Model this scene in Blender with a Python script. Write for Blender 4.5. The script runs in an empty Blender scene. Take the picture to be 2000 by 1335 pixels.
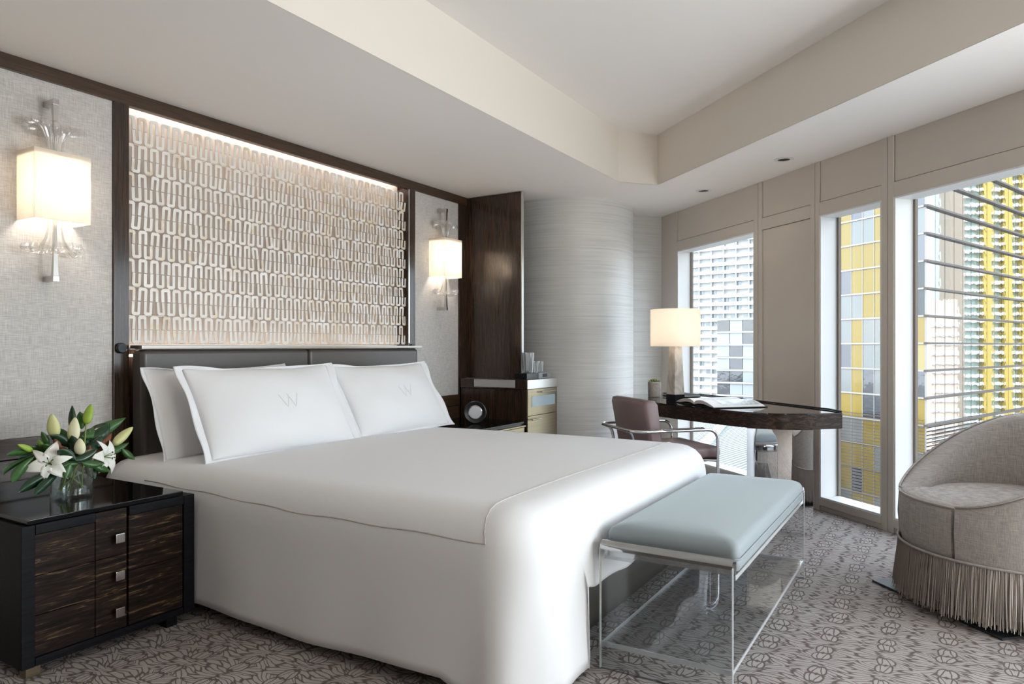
import bpy, bmesh, math, random
from mathutils import Vector, Matrix
from mathutils.geometry import tessellate_polygon
random.seed(7)
S = bpy.context.scene
COL = S.collection
PI = math.pi
# ------------------------------------------------------------------ camera, sky, sun, exposure
F_PX, HOR = 1376.0, 676.3
HEAD = math.radians(31.2)
CAM = Vector((0.0, -3.75, 1.22))
FW = Vector((math.cos(HEAD), math.sin(HEAD), 0)); RT = Vector((math.sin(HEAD), -math.cos(HEAD), 0))
cd = bpy.data.cameras.new('camera'); cam = bpy.data.objects.new('camera', cd); COL.objects.link(cam)
cd.sensor_width = 36.0; cd.lens = F_PX / 2000 * 36.0
cd.shift_y = (HOR - 667.5) / 2000
cd.clip_start = 0.05; cd.clip_end = 3000
cam.location = CAM; cam.rotation_euler = (PI / 2, 0, HEAD - PI / 2)
S.camera = cam
WALL_P = Vector((5.242, -3.48, 0)); WANG = HEAD + math.radians(17.19)
WD = Vector((math.cos(WANG), math.sin(WANG), 0)); WN = Vector((math.sin(WANG), -math.cos(WANG), 0))

w = bpy.data.worlds.new('sky'); S.world = w; w.use_nodes = True
nt = w.node_tree; nt.nodes.clear()
sky = nt.nodes.new('ShaderNodeTexSky'); sky.sky_type = 'NISHITA'; sky.sun_disc = False
sky.sun_elevation = math.radians(48); sky.sun_rotation = math.radians(-50); sky.air_density = 1.0; sky.dust_density = 3.0; sky.ozone_density = 0.6
mixw = nt.nodes.new('ShaderNodeMixRGB'); mixw.inputs[0].default_value = 0.6
mixw.inputs[2].default_value = (3.55, 3.65, 4.1, 1)
bg = nt.nodes.new('ShaderNodeBackground'); bg.inputs[1].default_value = 1.0
sc_ = nt.nodes.new('ShaderNodeMixRGB'); sc_.blend_type = 'MULTIPLY'; sc_.inputs[0].default_value = 1; sc_.inputs[2].default_value = (0.35, 0.35, 0.35, 1)
wo = nt.nodes.new('ShaderNodeOutputWorld')
nt.links.new(sky.outputs[0], sc_.inputs[1]); nt.links.new(sc_.outputs[0], mixw.inputs[1])
nt.links.new(mixw.outputs[0], bg.inputs[0]); nt.links.new(bg.outputs[0], wo.inputs[0])

def lamp(name, kind, loc, energy, color=(1, 1, 1), size=0.05, rot=None, parent=None, **kw):
    l = bpy.data.lights.new(name, kind); l.energy = energy; l.color = color
    if kind == 'AREA':
        l.shape = 'RECTANGLE'; l.size = size[0]; l.size_y = size[1]
    elif kind != 'SUN': l.shadow_soft_size = size
    for k, v in kw.items(): setattr(l, k, v)
    o = bpy.data.objects.new(name, l); COL.objects.link(o); o.location = loc
    if rot is not None: o.rotation_euler = rot
    if parent: o.parent = parent
    return o
sun = lamp('sun', 'SUN', (0, 0, 60), 1.1, (1.0, 0.96, 0.9)); sun.data.angle = math.radians(1.0)
sun.rotation_euler = Vector((WN.x, WN.y, -0.95)).to_track_quat('-Z', 'Y').to_euler()

# added area lights brightening the room, set outside two unseen windows
lamp('window_fill_light', 'AREA', (1.15, -7.35, 1.25), 66, (1.0, 0.96, 0.91), (2.0, 2.2), (PI / 2 + 0.5, 0, 0))
_p = WALL_P + WD * -3.31 + WN * 0.38
lamp('window_fill_light', 'AREA', (_p.x, _p.y, 1.2), 94, (0.94, 0.96, 1.0), (1.7, 2.0), (PI / 2 + 0.55, 0, WANG))
S.view_settings.view_transform = 'Standard'; S.view_settings.look = 'None'; S.view_settings.gamma = 1.0
S.view_settings.use_curve_mapping = False
S.view_settings.exposure = 0.74
S.cycles.max_bounces = 10; S.cycles.diffuse_bounces = 6; S.cycles.glossy_bounces = 5; S.cycles.transparent_max_bounces = 16
S.cycles.caustics_reflective = False; S.cycles.caustics_refractive = False

# ------------------------------------------------------------------ helpers
def at(u, v, y):
    d = FW + RT * ((u - 1000) / F_PX) + Vector((0, 0, (HOR - v) / F_PX))
    return CAM + d * ((y - CAM.y) / d.y)
def camp(lat, dep, z=0.0):
    p = CAM + FW * dep + RT * lat; return Vector((p.x, p.y, z))
def wall(s, off, z):
    p = WALL_P + WD * s + WN * off; return Vector((p.x, p.y, z))

class MB:
    def __init__(self): self.bm = bmesh.new(); self.M = None; self.bev = False
    def v(self, p):
        p = Vector(p)
        return self.bm.verts.new(self.M @ p if self.M else p)
    def face(self, vs):
        try: return self.bm.faces.new(vs)
        except ValueError: return None
    def box(self, a, b, bev=0.0, seg=2, frame=None):
        """box between two corners; frame = function (x,y,z) -> point"""
        x0, y0, z0 = [min(p, q) for p, q in zip(a, b)]; x1, y1, z1 = [max(p, q) for p, q in zip(a, b)]
        c = [(x0, y0, z0), (x1, y0, z0), (x1, y1, z0), (x0, y1, z0), (x0, y0, z1), (x1, y0, z1), (x1, y1, z1), (x0, y1, z1)]
        vs = [self.v(frame(*p) if frame else p) for p in c]
        fs = [self.face([vs[i] for i in f]) for f in ((3, 2, 1, 0), (4, 5, 6, 7), (0, 1, 5, 4), (1, 2, 6, 5), (2, 3, 7, 6), (3, 0, 4, 7))]
        if bev > 0:
            self.bev = True
            es = list({e for f in fs for e in f.edges})
            bmesh.ops.bevel(self.bm, geom=es, offset=bev, segments=seg, profile=0.5, affect='EDGES')
        return self
    def prism(self, poly, z0, z1, bev=0.0, seg=2):
        lo = [self.v((p[0], p[1], z0)) for p in poly]; hi = [self.v((p[0], p[1], z1)) for p in poly]
        n = len(poly); fs = [self.face(lo[::-1]), self.face(hi)]
        fs += [self.face([lo[i], lo[(i + 1) % n], hi[(i + 1) % n], hi[i]]) for i in range(n)]
        if bev > 0:
            self.bev = True
            es = list({e for f in fs[:2] if f for e in f.edges})
            bmesh.ops.bevel(self.bm, geom=es, offset=bev, segments=seg, profile=0.5, affect='EDGES')
        return self
    def extr(self, prof, d0, d1, frame):
        """profile list of (a,b) extruded from d0 to d1; frame(a,b,d) -> point"""
        A = [self.v(frame(a, b, d0)) for a, b in prof]; B = [self.v(frame(a, b, d1)) for a, b in prof]
        n = len(prof)
        self.face(A[::-1]); self.face(B)
        for i in range(n): self.face([A[i], A[(i + 1) % n], B[(i + 1) % n], B[i]])
        return self
    def tube(self, pts, r, n=10, cap=True, closed=False, flat=None):
        pts = [Vector(p) for p in pts]; rings = []
        m = len(pts); up0 = None
        for i, p in enumerate(pts):
            a = pts[i - 1] if (i > 0 or closed) else p
            b = pts[(i + 1) % m] if (i < m - 1 or closed) else p
            t = (b - a).normalized()
            if up0 is None:
                up0 = Vector((0, 0, 1)) if abs(t.z) < 0.9 else Vector((1, 0, 0))
            s = t.cross(up0)
            if s.length < 1e-5: s = t.orthogonal()
            s.normalize(); up = s.cross(t).normalized(); up0 = up
            rr = r[i] if isinstance(r, (list, tuple)) else r
            fx, fy = flat if flat else (1, 1)
            rings.append([self.v(p + s * (rr * fx * math.cos(2 * PI * k / n)) + up * (rr * fy * math.sin(2 * PI * k / n))) for k in range(n)])
        for i in range(m if closed else m - 1):
            A, B = rings[i], rings[(i + 1) % m]
            for k in range(n): self.face([A[k], A[(k + 1) % n], B[(k + 1) % n], B[k]])
        if cap and not closed: self.face(rings[0][::-1]); self.face(rings[-1])
        return self
    def lathe(self, prof, c=(0, 0, 0), n=32, rad=None, cap=True):
        """prof list of (r,z); rad(theta, i) optional multiplier"""
        rings = []
        for i, (r, z) in enumerate(prof):
            rings.append([self.v((c[0] + r * (rad(2 * PI * k / n, i) if rad else 1) * math.cos(2 * PI * k / n), c[1] + r * (rad(2 * PI * k / n, i) if rad else 1) * math.sin(2 * PI * k / n), c[2] + z)) for k in range(n)])
        for A, B in zip(rings, rings[1:]):
            for k in range(n): self.face([A[k], A[(k + 1) % n], B[(k + 1) % n], B[k]])
        if cap:
            self.face(rings[0][::-1]); self.face(rings[-1])
        return self
    def grid(self, P, closeu=False):
        V = [[self.v(p) for p in row] for row in P]
        for i in range(len(V) - 1):
            nj = len(V[0])
            for j in range(nj if closeu else nj - 1):
                self.face([V[i][j], V[i][(j + 1) % nj], V[i + 1][(j + 1) % nj], V[i + 1][j]])
        return V
    def build(self, name, mat, parent=None, smooth=35, loc=None, **props):
        bm = self.bm
        bmesh.ops.recalc_face_normals(bm, faces=bm.faces[:])
        me = bpy.data.meshes.new(name)
        org = Vector(loc) if loc is not None else None
        if parent is not None:
            wp = parent.location.copy(); q = parent.parent
            while q is not None: wp += q.location; q = q.parent
        else: wp = Vector((0, 0, 0))
        if org is None: org = wp.copy()
        for v_ in bm.verts: v_.co -= org
        bm.to_mesh(me); bm.free()
        me.materials.append(mat)
        if smooth:
            me.polygons.foreach_set('use_smooth', [True] * len(me.polygons))
            me.set_sharp_from_angle(angle=math.radians(smooth))
        o = bpy.data.objects.new(name, me); COL.objects.link(o)
        if self.bev and smooth:
            wn_ = o.modifiers.new('wn', 'WEIGHTED_NORMAL'); wn_.keep_sharp = True
        if parent is not None: o.parent = parent
        o.location = org - wp
        for k, v_ in props.items(): o[k] = v_
        return o

def thing(name, label, cat, loc=(0, 0, 0), group=None):
    o = bpy.data.objects.new(name, None); COL.objects.link(o); o.location = loc; o.empty_display_size = 0.1
    o['label'] = label; o['category'] = cat
    if group: o['group'] = group
    return o
def struct(name, loc=(0, 0, 0)):
    o = bpy.data.objects.new(name, None); COL.objects.link(o); o.location = loc; o['kind'] = 'structure'; return o
def copy_tree(o, loc=None, label=None, parent=None):
    c = o.copy(); COL.objects.link(c)
    if parent is not None: c.parent = parent
    if loc is not None: c.location = loc
    if label: c['label'] = label
    for ch in o.children: copy_tree(ch, parent=c)
    return c

# ------------------------------------------------------------------ materials
def mat(name, col=(0.8, 0.8, 0.8), rough=0.5, metal=0.0, **kw):
    m = bpy.data.materials.new(name); m.use_nodes = True
    b = m.node_tree.nodes['Principled BSDF']
    b.inputs['Base Color'].default_value = (*col, 1); b.inputs['Roughness'].default_value = rough; b.inputs['Metallic'].default_value = metal
    for k, v in kw.items(): b.inputs[k].default_value = v
    return m
def N(m, t, **kw):
    n = m.node_tree.nodes.new(t)
    for k, v in kw.items():
        if k.startswith('i_'): n.inputs[k[2:]].default_value = v
        else: setattr(n, k, v)
    return n
def L(m, a, b): m.node_tree.links.new(a, b)
def bsdf(m): return m.node_tree.nodes['Principled BSDF']
def coords(m, scale=(1, 1, 1), kind='Object', rot=(0, 0, 0)):
    tc = N(m, 'ShaderNodeTexCoord'); mp = N(m, 'ShaderNodeMapping')
    mp.inputs['Scale'].default_value = scale; mp.inputs['Rotation'].default_value = rot
    L(m, tc.outputs[kind], mp.inputs['Vector']); return mp.outputs[0]
def ramp(m, fac, stops):
    r = N(m, 'ShaderNodeValToRGB'); e = r.color_ramp.elements
    while len(e) > 1: e.remove(e[0])
    e[0].position = stops[0][0]; e[0].color = (*stops[0][1], 1)
    for p, c in stops[1:]:
        x = e.new(p); x.color = (*c, 1)
    L(m, fac, r.inputs[0]); return r.outputs[0]
def noise(m, vec, scale=5, detail=4, rough=0.5, dist=0.0):
    n = N(m, 'ShaderNodeTexNoise'); n.inputs['Scale'].default_value = scale; n.inputs['Detail'].default_value = detail
    n.inputs['Roughness'].default_value = rough; n.inputs['Distortion'].default_value = dist
    L(m, vec, n.inputs['Vector']); return n.outputs['Fac']
def bump(m, h, strength=0.2, dist=0.01):
    b = N(m, 'ShaderNodeBump'); b.inputs['Strength'].default_value = strength; b.inputs['Distance'].default_value = dist
    L(m, h, b.inputs['Height']); L(m, b.outputs[0], bsdf(m).inputs['Normal'])
def grain(name, scale, stops, rough=0.35, ns=4, dist=0.6, bmp=0.1, coat=0.0, detail=5):
    m = mat(name, rough=rough); b = bsdf(m); b.inputs['Coat Weight'].default_value = coat; b.inputs['Coat Roughness'].default_value = 0.08
    f = noise(m, coords(m, scale), ns, detail, 0.6, dist)
    L(m, ramp(m, f, stops), b.inputs['Base Color']); bump(m, f, bmp, 0.003); return m
def plaster(name, col, rough=0.75):
    m = mat(name, col, rough); f = noise(m, coords(m), 90, 3); bump(m, f, 0.03, 0.002); return m

M_ceil = plaster('ceiling_paint', (0.85, 0.815, 0.785))
M_soff = plaster('tray_paint', (0.77, 0.715, 0.645))
M_wallp = plaster('wall_paint', (0.70, 0.66, 0.60))
M_entry = plaster('entry_wall_dark', (0.10, 0.075, 0.06))  # unseen wall, darkened to cut light bounced onto the bed side
M_trim = plaster('window_trim_paint', (0.60, 0.54, 0.48), 0.45)
M_reveal_lit = plaster('lit_reveal_paint', (0.78, 0.78, 0.77), 0.5)  # trim paint with incoming window light put into the colour
M_groove = mat('groove_dark', (0.22, 0.18, 0.15), 0.7)
M_wood = grain('dark_wenge', (60, 60, 2.2), [(0.3, (0.016, 0.009, 0.006)), (0.5, (0.036, 0.020, 0.013)), (0.7, (0.075, 0.038, 0.021))], 0.22, 2, 0.3, 0.08, 0.25)
M_woodh = grain('dark_wenge_beam', (2.2, 60, 60), [(0.3, (0.026, 0.013, 0.007)), (0.5, (0.055, 0.028, 0.014)), (0.7, (0.09, 0.046, 0.023))], 0.35, 2, 0.3, 0.12, 0.2)
M_black = grain('black_stained_oak', (3, 40, 40), [(0.3, (0.004, 0.004, 0.006)), (0.7, (0.011, 0.011, 0.014))], 0.5, 3, 0.2, 0.1, 0.0)
for m_ in (M_black,): bsdf(m_).inputs['Specular IOR Level'].default_value = 0.12
M_blacktop = mat('black_lacquer_top', (0.004, 0.004, 0.005), 0.07, 0.0); bsdf(M_blacktop).inputs['Specular IOR Level'].default_value = 0.35
M_zebra = grain('zebra_wood', (3.0, 8, 38), [(0.36, (0.006, 0.004, 0.003)), (0.5, (0.016, 0.009, 0.007)), (0.60, (0.034, 0.019, 0.012)), (0.66, (0.17, 0.11, 0.055)), (0.70, (0.02, 0.012, 0.008))], 0.55, 2.2, 1.0, 0.15, 0.0, 6)
bsdf(M_zebra).inputs['Specular IOR Level'].default_value = 0.15
M_desk = grain('desk_veneer', (6, 6, 26), [(0.3, (0.013, 0.008, 0.006)), (0.52, (0.03, 0.018, 0.013)), (0.6, (0.085, 0.05, 0.035)), (0.68, (0.02, 0.012, 0.009))], 0.3, 2.0, 1.4, 0.1, 0.3)
bsdf(M_desk).inputs['Specular IOR Level'].default_value = 0.2; bsdf(M_desk).inputs['Coat Weight'].default_value = 0.05
M_desktop = mat('desk_glass_top', (0.012, 0.011, 0.011), 0.05); bsdf(M_desktop).inputs['Coat Weight'].default_value = 0.6; bsdf(M_desktop).inputs['Coat Roughness'].default_value = 0.02
M_nickel = mat('polished_nickel', (0.62, 0.60, 0.57), 0.22, 1.0)
M_chrome = mat('chrome', (0.78, 0.78, 0.79), 0.06, 1.0)
M_mirror = mat('mirror_steel', (0.86, 0.86, 0.86), 0.015, 1.0)
M_bronze = grain('brushed_bronze', (0.6, 0.6, 120), [(0.3, (0.30, 0.25, 0.165)), (0.7, (0.42, 0.36, 0.245))], 0.28, 3, 0.1, 0.05)
bsdf(M_bronze).inputs['Metallic'].default_value = 1.0
M_silver = mat('brushed_silver', (0.70, 0.69, 0.66), 0.3, 1.0)
M_rail = mat('dull_rail_metal', (0.36, 0.34, 0.31), 0.34, 1.0)
M_inlay = mat('pale_metal_inlay', (0.55, 0.55, 0.54), 0.35, 0.3)
M_button = mat('dark_button', (0.03, 0.035, 0.038), 0.4, 0.6)
M_leather = mat('taupe_leather', (0.085, 0.074, 0.066), 0.32)
bump(M_leather, noise(M_leather, coords(M_leather), 260, 3), 0.12, 0.002)
M_mauve = mat('mauve_leather', (0.20, 0.135, 0.135), 0.42)
bump(M_mauve, noise(M_mauve, coords(M_mauve), 240, 3), 0.1, 0.002)
M_linen = mat('white_linen', (0.77, 0.77, 0.785), 0.75)
bsdf(M_linen).inputs['Sheen Weight'].default_value = 0.1
f_ = noise(M_linen, coords(M_linen, (1, 1, 1)), 3.5, 3, 0.5, 0.3); bump(M_linen, f_, 0.12, 0.03)
M_flange = mat('white_sham_hem', (0.78, 0.78, 0.80), 0.75)
M_stitch = mat('grey_stitching', (0.50, 0.47, 0.44), 0.8)
M_mono = mat('tone_on_tone_thread', (0.755, 0.755, 0.775), 0.6)
M_base = mat('bed_base_leather', (0.035, 0.032, 0.026), 0.32)
M_velvet = mat('grey_blue_velvet', (0.25, 0.285, 0.30), 0.65); bsdf(M_velvet).inputs['Sheen Weight'].default_value = 0.6; bsdf(M_velvet).inputs['Sheen Roughness'].default_value = 0.35
bsdf(M_velvet).inputs['Sheen Tint'].default_value = (0.8, 0.9, 0.92, 1)
def woven(name, c0, c1, sx=420, sz=420, b=0.35):
    m = mat(name, rough=0.85)
    a = noise(m, coords(m, (sx, sx, 14)), 1.0, 2, 0.5); c = noise(m, coords(m, (24, 24, sz)), 1.0, 2, 0.5)
    ad = N(m, 'ShaderNodeMath', operation='ADD'); L(m, a, ad.inputs[0]); L(m, c, ad.inputs[1])
    hv = N(m, 'ShaderNodeMath', operation='MULTIPLY'); L(m, ad.outputs[0], hv.inputs[0]); hv.inputs[1].default_value = 0.5
    L(m, ramp(m, hv.outputs[0], [(0.36, c0), (0.62, c1)]), bsdf(m).inputs['Base Color']); bump(m, hv.outputs[0], b, 0.004); return m
M_fabric = woven('woven_wall_fabric', (0.43, 0.41, 0.395), (0.67, 0.645, 0.62), 420, 420)
M_chairfab = woven('armchair_weave', (0.25, 0.22, 0.20), (0.46, 0.42, 0.39), 560, 640)
M_fringe = mat('fringe_thread', (0.42, 0.36, 0.32), 0.55); bsdf(M_fringe).inputs['Sheen Weight'].default_value = 0.3
M_shade = bpy.data.materials.new('lamp_shade_linen'); M_shade.use_nodes = True
def shade_nodes(m, col, tr):
    t = m.node_tree; t.nodes.clear(); o = t.nodes.new('ShaderNodeOutputMaterial'); d = t.nodes.new('ShaderNodeBsdfDiffuse'); r = t.nodes.new('ShaderNodeBsdfTranslucent'); x = t.nodes.new('ShaderNodeMixShader')
    d.inputs[0].default_value = (*col, 1); r.inputs[0].default_value = (*col, 1); x.inputs[0].default_value = tr
    t.links.new(d.outputs[0], x.inputs[1]); t.links.new(r.outputs[0], x.inputs[2]); t.links.new(x.outputs[0], o.inputs[0])
shade_nodes(M_shade, (0.88, 0.84, 0.78), 0.5)
def clear(name, tint=(0.97, 0.98, 0.98), rough=0.02, f0=0.04, diff=0.0, fk=1.0, dcol=(0.9, 0.92, 0.93)):
    m = bpy.data.materials.new(name); m.use_nodes = True; t = m.node_tree; t.nodes.clear()
    o = t.nodes.new('ShaderNodeOutputMaterial'); a = t.nodes.new('ShaderNodeBsdfTransparent'); g = t.nodes.new('ShaderNodeBsdfGlossy'); x = t.nodes.new('ShaderNodeMixShader')
    a.inputs[0].default_value = (*tint, 1); g.inputs['Roughness'].default_value = rough
    fr = t.nodes.new('ShaderNodeLayerWeight'); fr.inputs[0].default_value = 0.5
    pw = t.nodes.new('ShaderNodeMath'); pw.operation = 'POWER'; pw.inputs[1].default_value = 4.0
    ml = t.nodes.new('ShaderNodeMath'); ml.operation = 'MULTIPLY_ADD'; ml.inputs[1].default_value = 0.9 * fk; ml.inputs[2].default_value = f0
    t.links.new(fr.outputs['Facing'], pw.inputs[0]); t.links.new(pw.outputs[0], ml.inputs[0]); t.links.new(ml.outputs[0], x.inputs[0])
    t.links.new(a.outputs[0], x.inputs[1]); t.links.new(g.outputs[0], x.inputs[2]); last = x.outputs[0]
    if diff > 0:
        d = t.nodes.new('ShaderNodeBsdfDiffuse'); d.inputs[0].default_value = (*dcol, 1); y = t.nodes.new('ShaderNodeMixShader'); y.inputs[0].default_value = diff
        t.links.new(last, y.inputs[1]); t.links.new(d.outputs[0], y.inputs[2]); last = y.outputs[0]
    t.links.new(last, o.inputs[0]); return m
M_acryl = clear('clear_acrylic', (0.955, 0.965, 0.97), 0.02, 0.035)
M_acredge = clear('polished_acrylic_edge', (0.9, 0.92, 0.94), 0.08, 0.25, 0.3)
M_acrtube = clear('acrylic_roll', (0.62, 0.63, 0.64), 0.03, 0.42, 0.02)
M_glass = clear('clear_glass', (0.95, 0.97, 0.97), 0.01, 0.06)
M_flute = clear('fluted_glass', (0.95, 0.94, 0.93), 0.05, 0.12, 0.10)
M_water = clear('water', (0.9, 0.93, 0.93), 0.01, 0.05)
M_winglass = clear('window_glass', (0.90, 0.94, 0.93), 0.0, 0.02, fk=0.5)
# carpet: pale taupe with dark leaf-vein lines
M_carpet = mat('leaf_vein_carpet', rough=0.95)
def carpet():
    m = M_carpet; tc = N(m, 'ShaderNodeTexCoord'); sp = N(m, 'ShaderNodeSeparateXYZ')
    mp = N(m, 'ShaderNodeMapping'); mp2 = N(m, 'ShaderNodeMapping'); mp2.inputs['Location'].default_value = (3.7, 1.3, 0); L(m, tc.outputs['Object'], mp2.inputs[0]); L(m, tc.outputs['Object'], mp.inputs[0]); L(m, mp.outputs[0], sp.inputs[0])
    def mth(op, a, b=None, c=None):
        n = N(m, 'ShaderNodeMath', operation=op)
        for i, q in enumerate((a, b, c)):
            if q is None: continue
            if isinstance(q, (int, float)): n.inputs[i].default_value = q
            else: L(m, q, n.inputs[i])
        return n.outputs[0]
    x, y = sp.outputs[0], sp.outputs[1]
    # fans of narrow leaves radiating from nodes set on parallel axes, small leaf loops between the nodes
    wx = noise(m, tc.outputs['Object'], 7.0, 2); wy = noise(m, mp2.outputs[0], 7.0, 2)
    xx = mth('ADD', sp.outputs[0], mth('MULTIPLY', mth('SUBTRACT', wx, 0.5), 0.05)); yy = mth('ADD', sp.outputs[1], mth('MULTIPLY', mth('SUBTRACT', wy, 0.5), 0.05))
    P_ = 0.105
    xr = mth('PINGPONG', xx, P_); t = mth('PINGPONG', yy, P_)
    fan = mth('DIVIDE', xr, mth('ADD', mth('MULTIPLY', t, 0.55 / P_), 0.42))
    cb = N(m, 'ShaderNodeCombineXYZ'); L(m, mth('MULTIPLY', fan, 40.0), cb.inputs[0]); L(m, mth('MULTIPLY', mth('ADD', yy, mth('MULTIPLY', mth('FLOOR', mth('DIVIDE', xx, P_)), 0.37)), 11.0), cb.inputs[1])
    vo = N(m, 'ShaderNodeTexVoronoi', feature='DISTANCE_TO_EDGE'); vo.voronoi_dimensions = '2D'; vo.inputs['Scale'].default_value = 1.0; vo.inputs['Randomness'].default_value = 0.8
    L(m, cb.outputs[0], vo.inputs['Vector'])
    l0 = N(m, 'ShaderNodeMapRange'); l0.inputs['From Min'].default_value = 0.05; l0.inputs['From Max'].default_value = 0.15; L(m, vo.outputs['Distance'], l0.inputs[0])
    def loop(cx, cy, rx, ry):
        ex = mth('DIVIDE', mth('SUBTRACT', xr, cx), rx); ey = mth('DIVIDE', mth('SUBTRACT', t, cy), ry)
        return mth('SQRT', mth('ADD', mth('MULTIPLY', ex, ex), mth('MULTIPLY', ey, ey)))
    e1 = loop(0.070, 0.012, 0.036, 0.020); ins = mth('GREATER_THAN', e1, 1.0)
    ring = N(m, 'ShaderNodeMapRange'); ring.inputs['From Min'].default_value = 0.10; ring.inputs['From Max'].default_value = 0.20; L(m, mth('ABSOLUTE', mth('SUBTRACT', e1, 1.0)), ring.inputs[0])
    rib = mth('GREATER_THAN', mth('ABSOLUTE', mth('SUBTRACT', t, mth('MULTIPLY', xr, 0.17))), 0.0022)
    inner = mth('MAXIMUM', ins, rib)
    outer = mth('MAXIMUM', mth('SUBTRACT', 1.0, ins), l0.outputs[0])
    class _O: pass
    line = N(m, 'ShaderNodeMath', operation='MINIMUM'); L(m, ring.outputs[0], line.inputs[0]); L(m, mth('MINIMUM', inner, outer), line.inputs[1])
    nz = noise(m, tc.outputs['Object'], 2.2, 3); pile = noise(m, tc.outputs['Object'], 420, 2)
    base = ramp(m, nz, [(0.3, (0.45, 0.40, 0.375)), (0.7, (0.53, 0.485, 0.465))])
    mx = N(m, 'ShaderNodeMixRGB'); mx.inputs[1].default_value = (0.15, 0.118, 0.108, 1); L(m, line.outputs[0], mx.inputs[0]); L(m, base, mx.inputs[2])
    m2 = N(m, 'ShaderNodeMixRGB', blend_type='MULTIPLY'); m2.inputs[0].default_value = 0.35; L(m, mx.outputs[0], m2.inputs[1]); L(m, pile, m2.inputs[2])
    L(m, m2.outputs[0], bsdf(m).inputs['Base Color'])
    h = mth('ADD', mth('MULTIPLY', line.outputs[0], 0.5), pile); bump(m, h, 0.4, 0.004)
carpet()
# striped wallcovering of the curved wall
M_curve = mat('silk_stripe_wallcovering', rough=0.42)
f_ = noise(M_curve, coords(M_curve, (1.2, 1.2, 75)), 1.0, 5, 0.65)
L(M_curve, ramp(M_curve, f_, [(0.3, (0.52, 0.51, 0.49)), (0.5, (0.63, 0.62, 0.60)), (0.7, (0.69, 0.68, 0.655))]), bsdf(M_curve).inputs['Base Color']); bump(M_curve, f_, 0.08, 0.003)
# shell pieces: colour varies from piece to piece
M_shell = mat('capiz_shell', rough=0.28)
oi = N(M_shell, 'ShaderNodeObjectInfo')
vr = N(M_shell, 'ShaderNodeTexVoronoi'); vr.inputs['Scale'].default_value = 21.0; L(M_shell, coords(M_shell, (1, 1, 1)), vr.inputs['Vector'])
nz_ = noise(M_shell, coords(M_shell, (1, 1, 1)), 9.0, 3)
ad_ = N(M_shell, 'ShaderNodeMath', operation='ADD'); L(M_shell, oi.outputs['Random'], ad_.inputs[0]); L(M_shell, nz_, ad_.inputs[1])
hv_ = N(M_shell, 'ShaderNodeMath', operation='FRACT'); L(M_shell, ad_.outputs[0], hv_.inputs[0])
L(M_shell, ramp(M_shell, hv_.outputs[0], [(0.0, (0.86, 0.81, 0.75)), (0.35, (0.90, 0.87, 0.82)), (0.6, (0.86, 0.79, 0.72)), (0.78, (0.92, 0.90, 0.88)), (0.93, (0.82, 0.70, 0.60)), (0.97, (0.86, 0.76, 0.56)), (1.0, (0.87, 0.83, 0.77))]), bsdf(M_shell).inputs['Base Color'])
M_backing = plaster('art_backing', (0.54, 0.465, 0.41), 0.7)
def emis(name, col, e):
    m = bpy.data.materials.new(name); m.use_nodes = True; t = m.node_tree; t.nodes.clear(); o = t.nodes.new('ShaderNodeOutputMaterial'); q = t.nodes.new('ShaderNodeEmission')
    q.inputs[0].default_value = (*col, 1); q.inputs[1].default_value = e; t.links.new(q.outputs[0], o.inputs[0]); return m
M_led = emis('led_strip_light', (1.0, 0.92, 0.84), 8.0)
M_bulb = emis('warm_bulb', (1.0, 0.88, 0.74), 26.0)

# ------------------------------------------------------------------ room shell
CEIL = 2.60; TRAY = 3.03
OUT = [(-2.5, 0.15), (6.5, 0.15), (6.5, -0.58), (7.245, -1.241), (2.0, -7.14), (-2.5, -7.14)]
def flat(poly, z, holes=()):
    b = MB(); loops = [[Vector((x, y, z)) for x, y in poly]] + [[Vector((x, y, z)) for x, y in h] for h in holes]
    allv = [b.v(p) for lp in loops for p in lp]
    for tri in tessellate_polygon(loops): b.face([allv[i] for i in tri])
    return b
b = MB(); b.prism([(-2.6, 0.3), (6.8, 0.3), (6.8, -0.4), (7.6, -1.1), (2.2, -7.3), (-2.6, -7.3)], -0.12, 0.0); fl = b.build('floor', M_carpet, smooth=0); fl['kind'] = 'structure'
HOLE = [(5.518, -1.455), (5.805, -1.69), (5.805 - 0.664 * 5.2, -1.69 - 0.748 * 5.2), (-1.6, -1.69 - 0.748 * 5.2), (-1.6, -1.455)]
CE = struct('ceiling', (0, 0, CEIL))
big = [(-2.7, 0.5), (6.9, 0.5), (7.9, -1.0), (2.4, -7.6), (-2.7, -7.6)]
flat(big, CEIL, [HOLE]).build('soffit', M_ceil, CE, smooth=0)
b = MB(); flat_b = flat(HOLE, TRAY); flat_b.build('tray_top', M_ceil, CE, smooth=0)
n_ = len(HOLE)
for i in range(n_):
    p, q = HOLE[i], HOLE[(i + 1) % n_]
    b = MB(); d = Vector((q[0] - p[0], q[1] - p[1], 0)).normalized(); o_ = Vector((-d.y, d.x, 0)) * 0.06
    P = Vector((p[0], p[1], 0)); Q = Vector((q[0], q[1], 0)); nrm = o_
    c_ = Vector((2.2, -3.4, 0))
    if (P + nrm - c_).length < (P - nrm - c_).length: nrm = -nrm
    b.prism([P[:2], Q[:2], (Q + nrm)[:2], (P + nrm)[:2]], CEIL + 0.002, TRAY + 0.03); b.build('tray_side', M_soff, CE, smooth=0)
b = MB(); b.prism(big, TRAY + 0.06, TRAY + 0.12); b.build('slab', M_ceil, CE, smooth=0)
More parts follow.
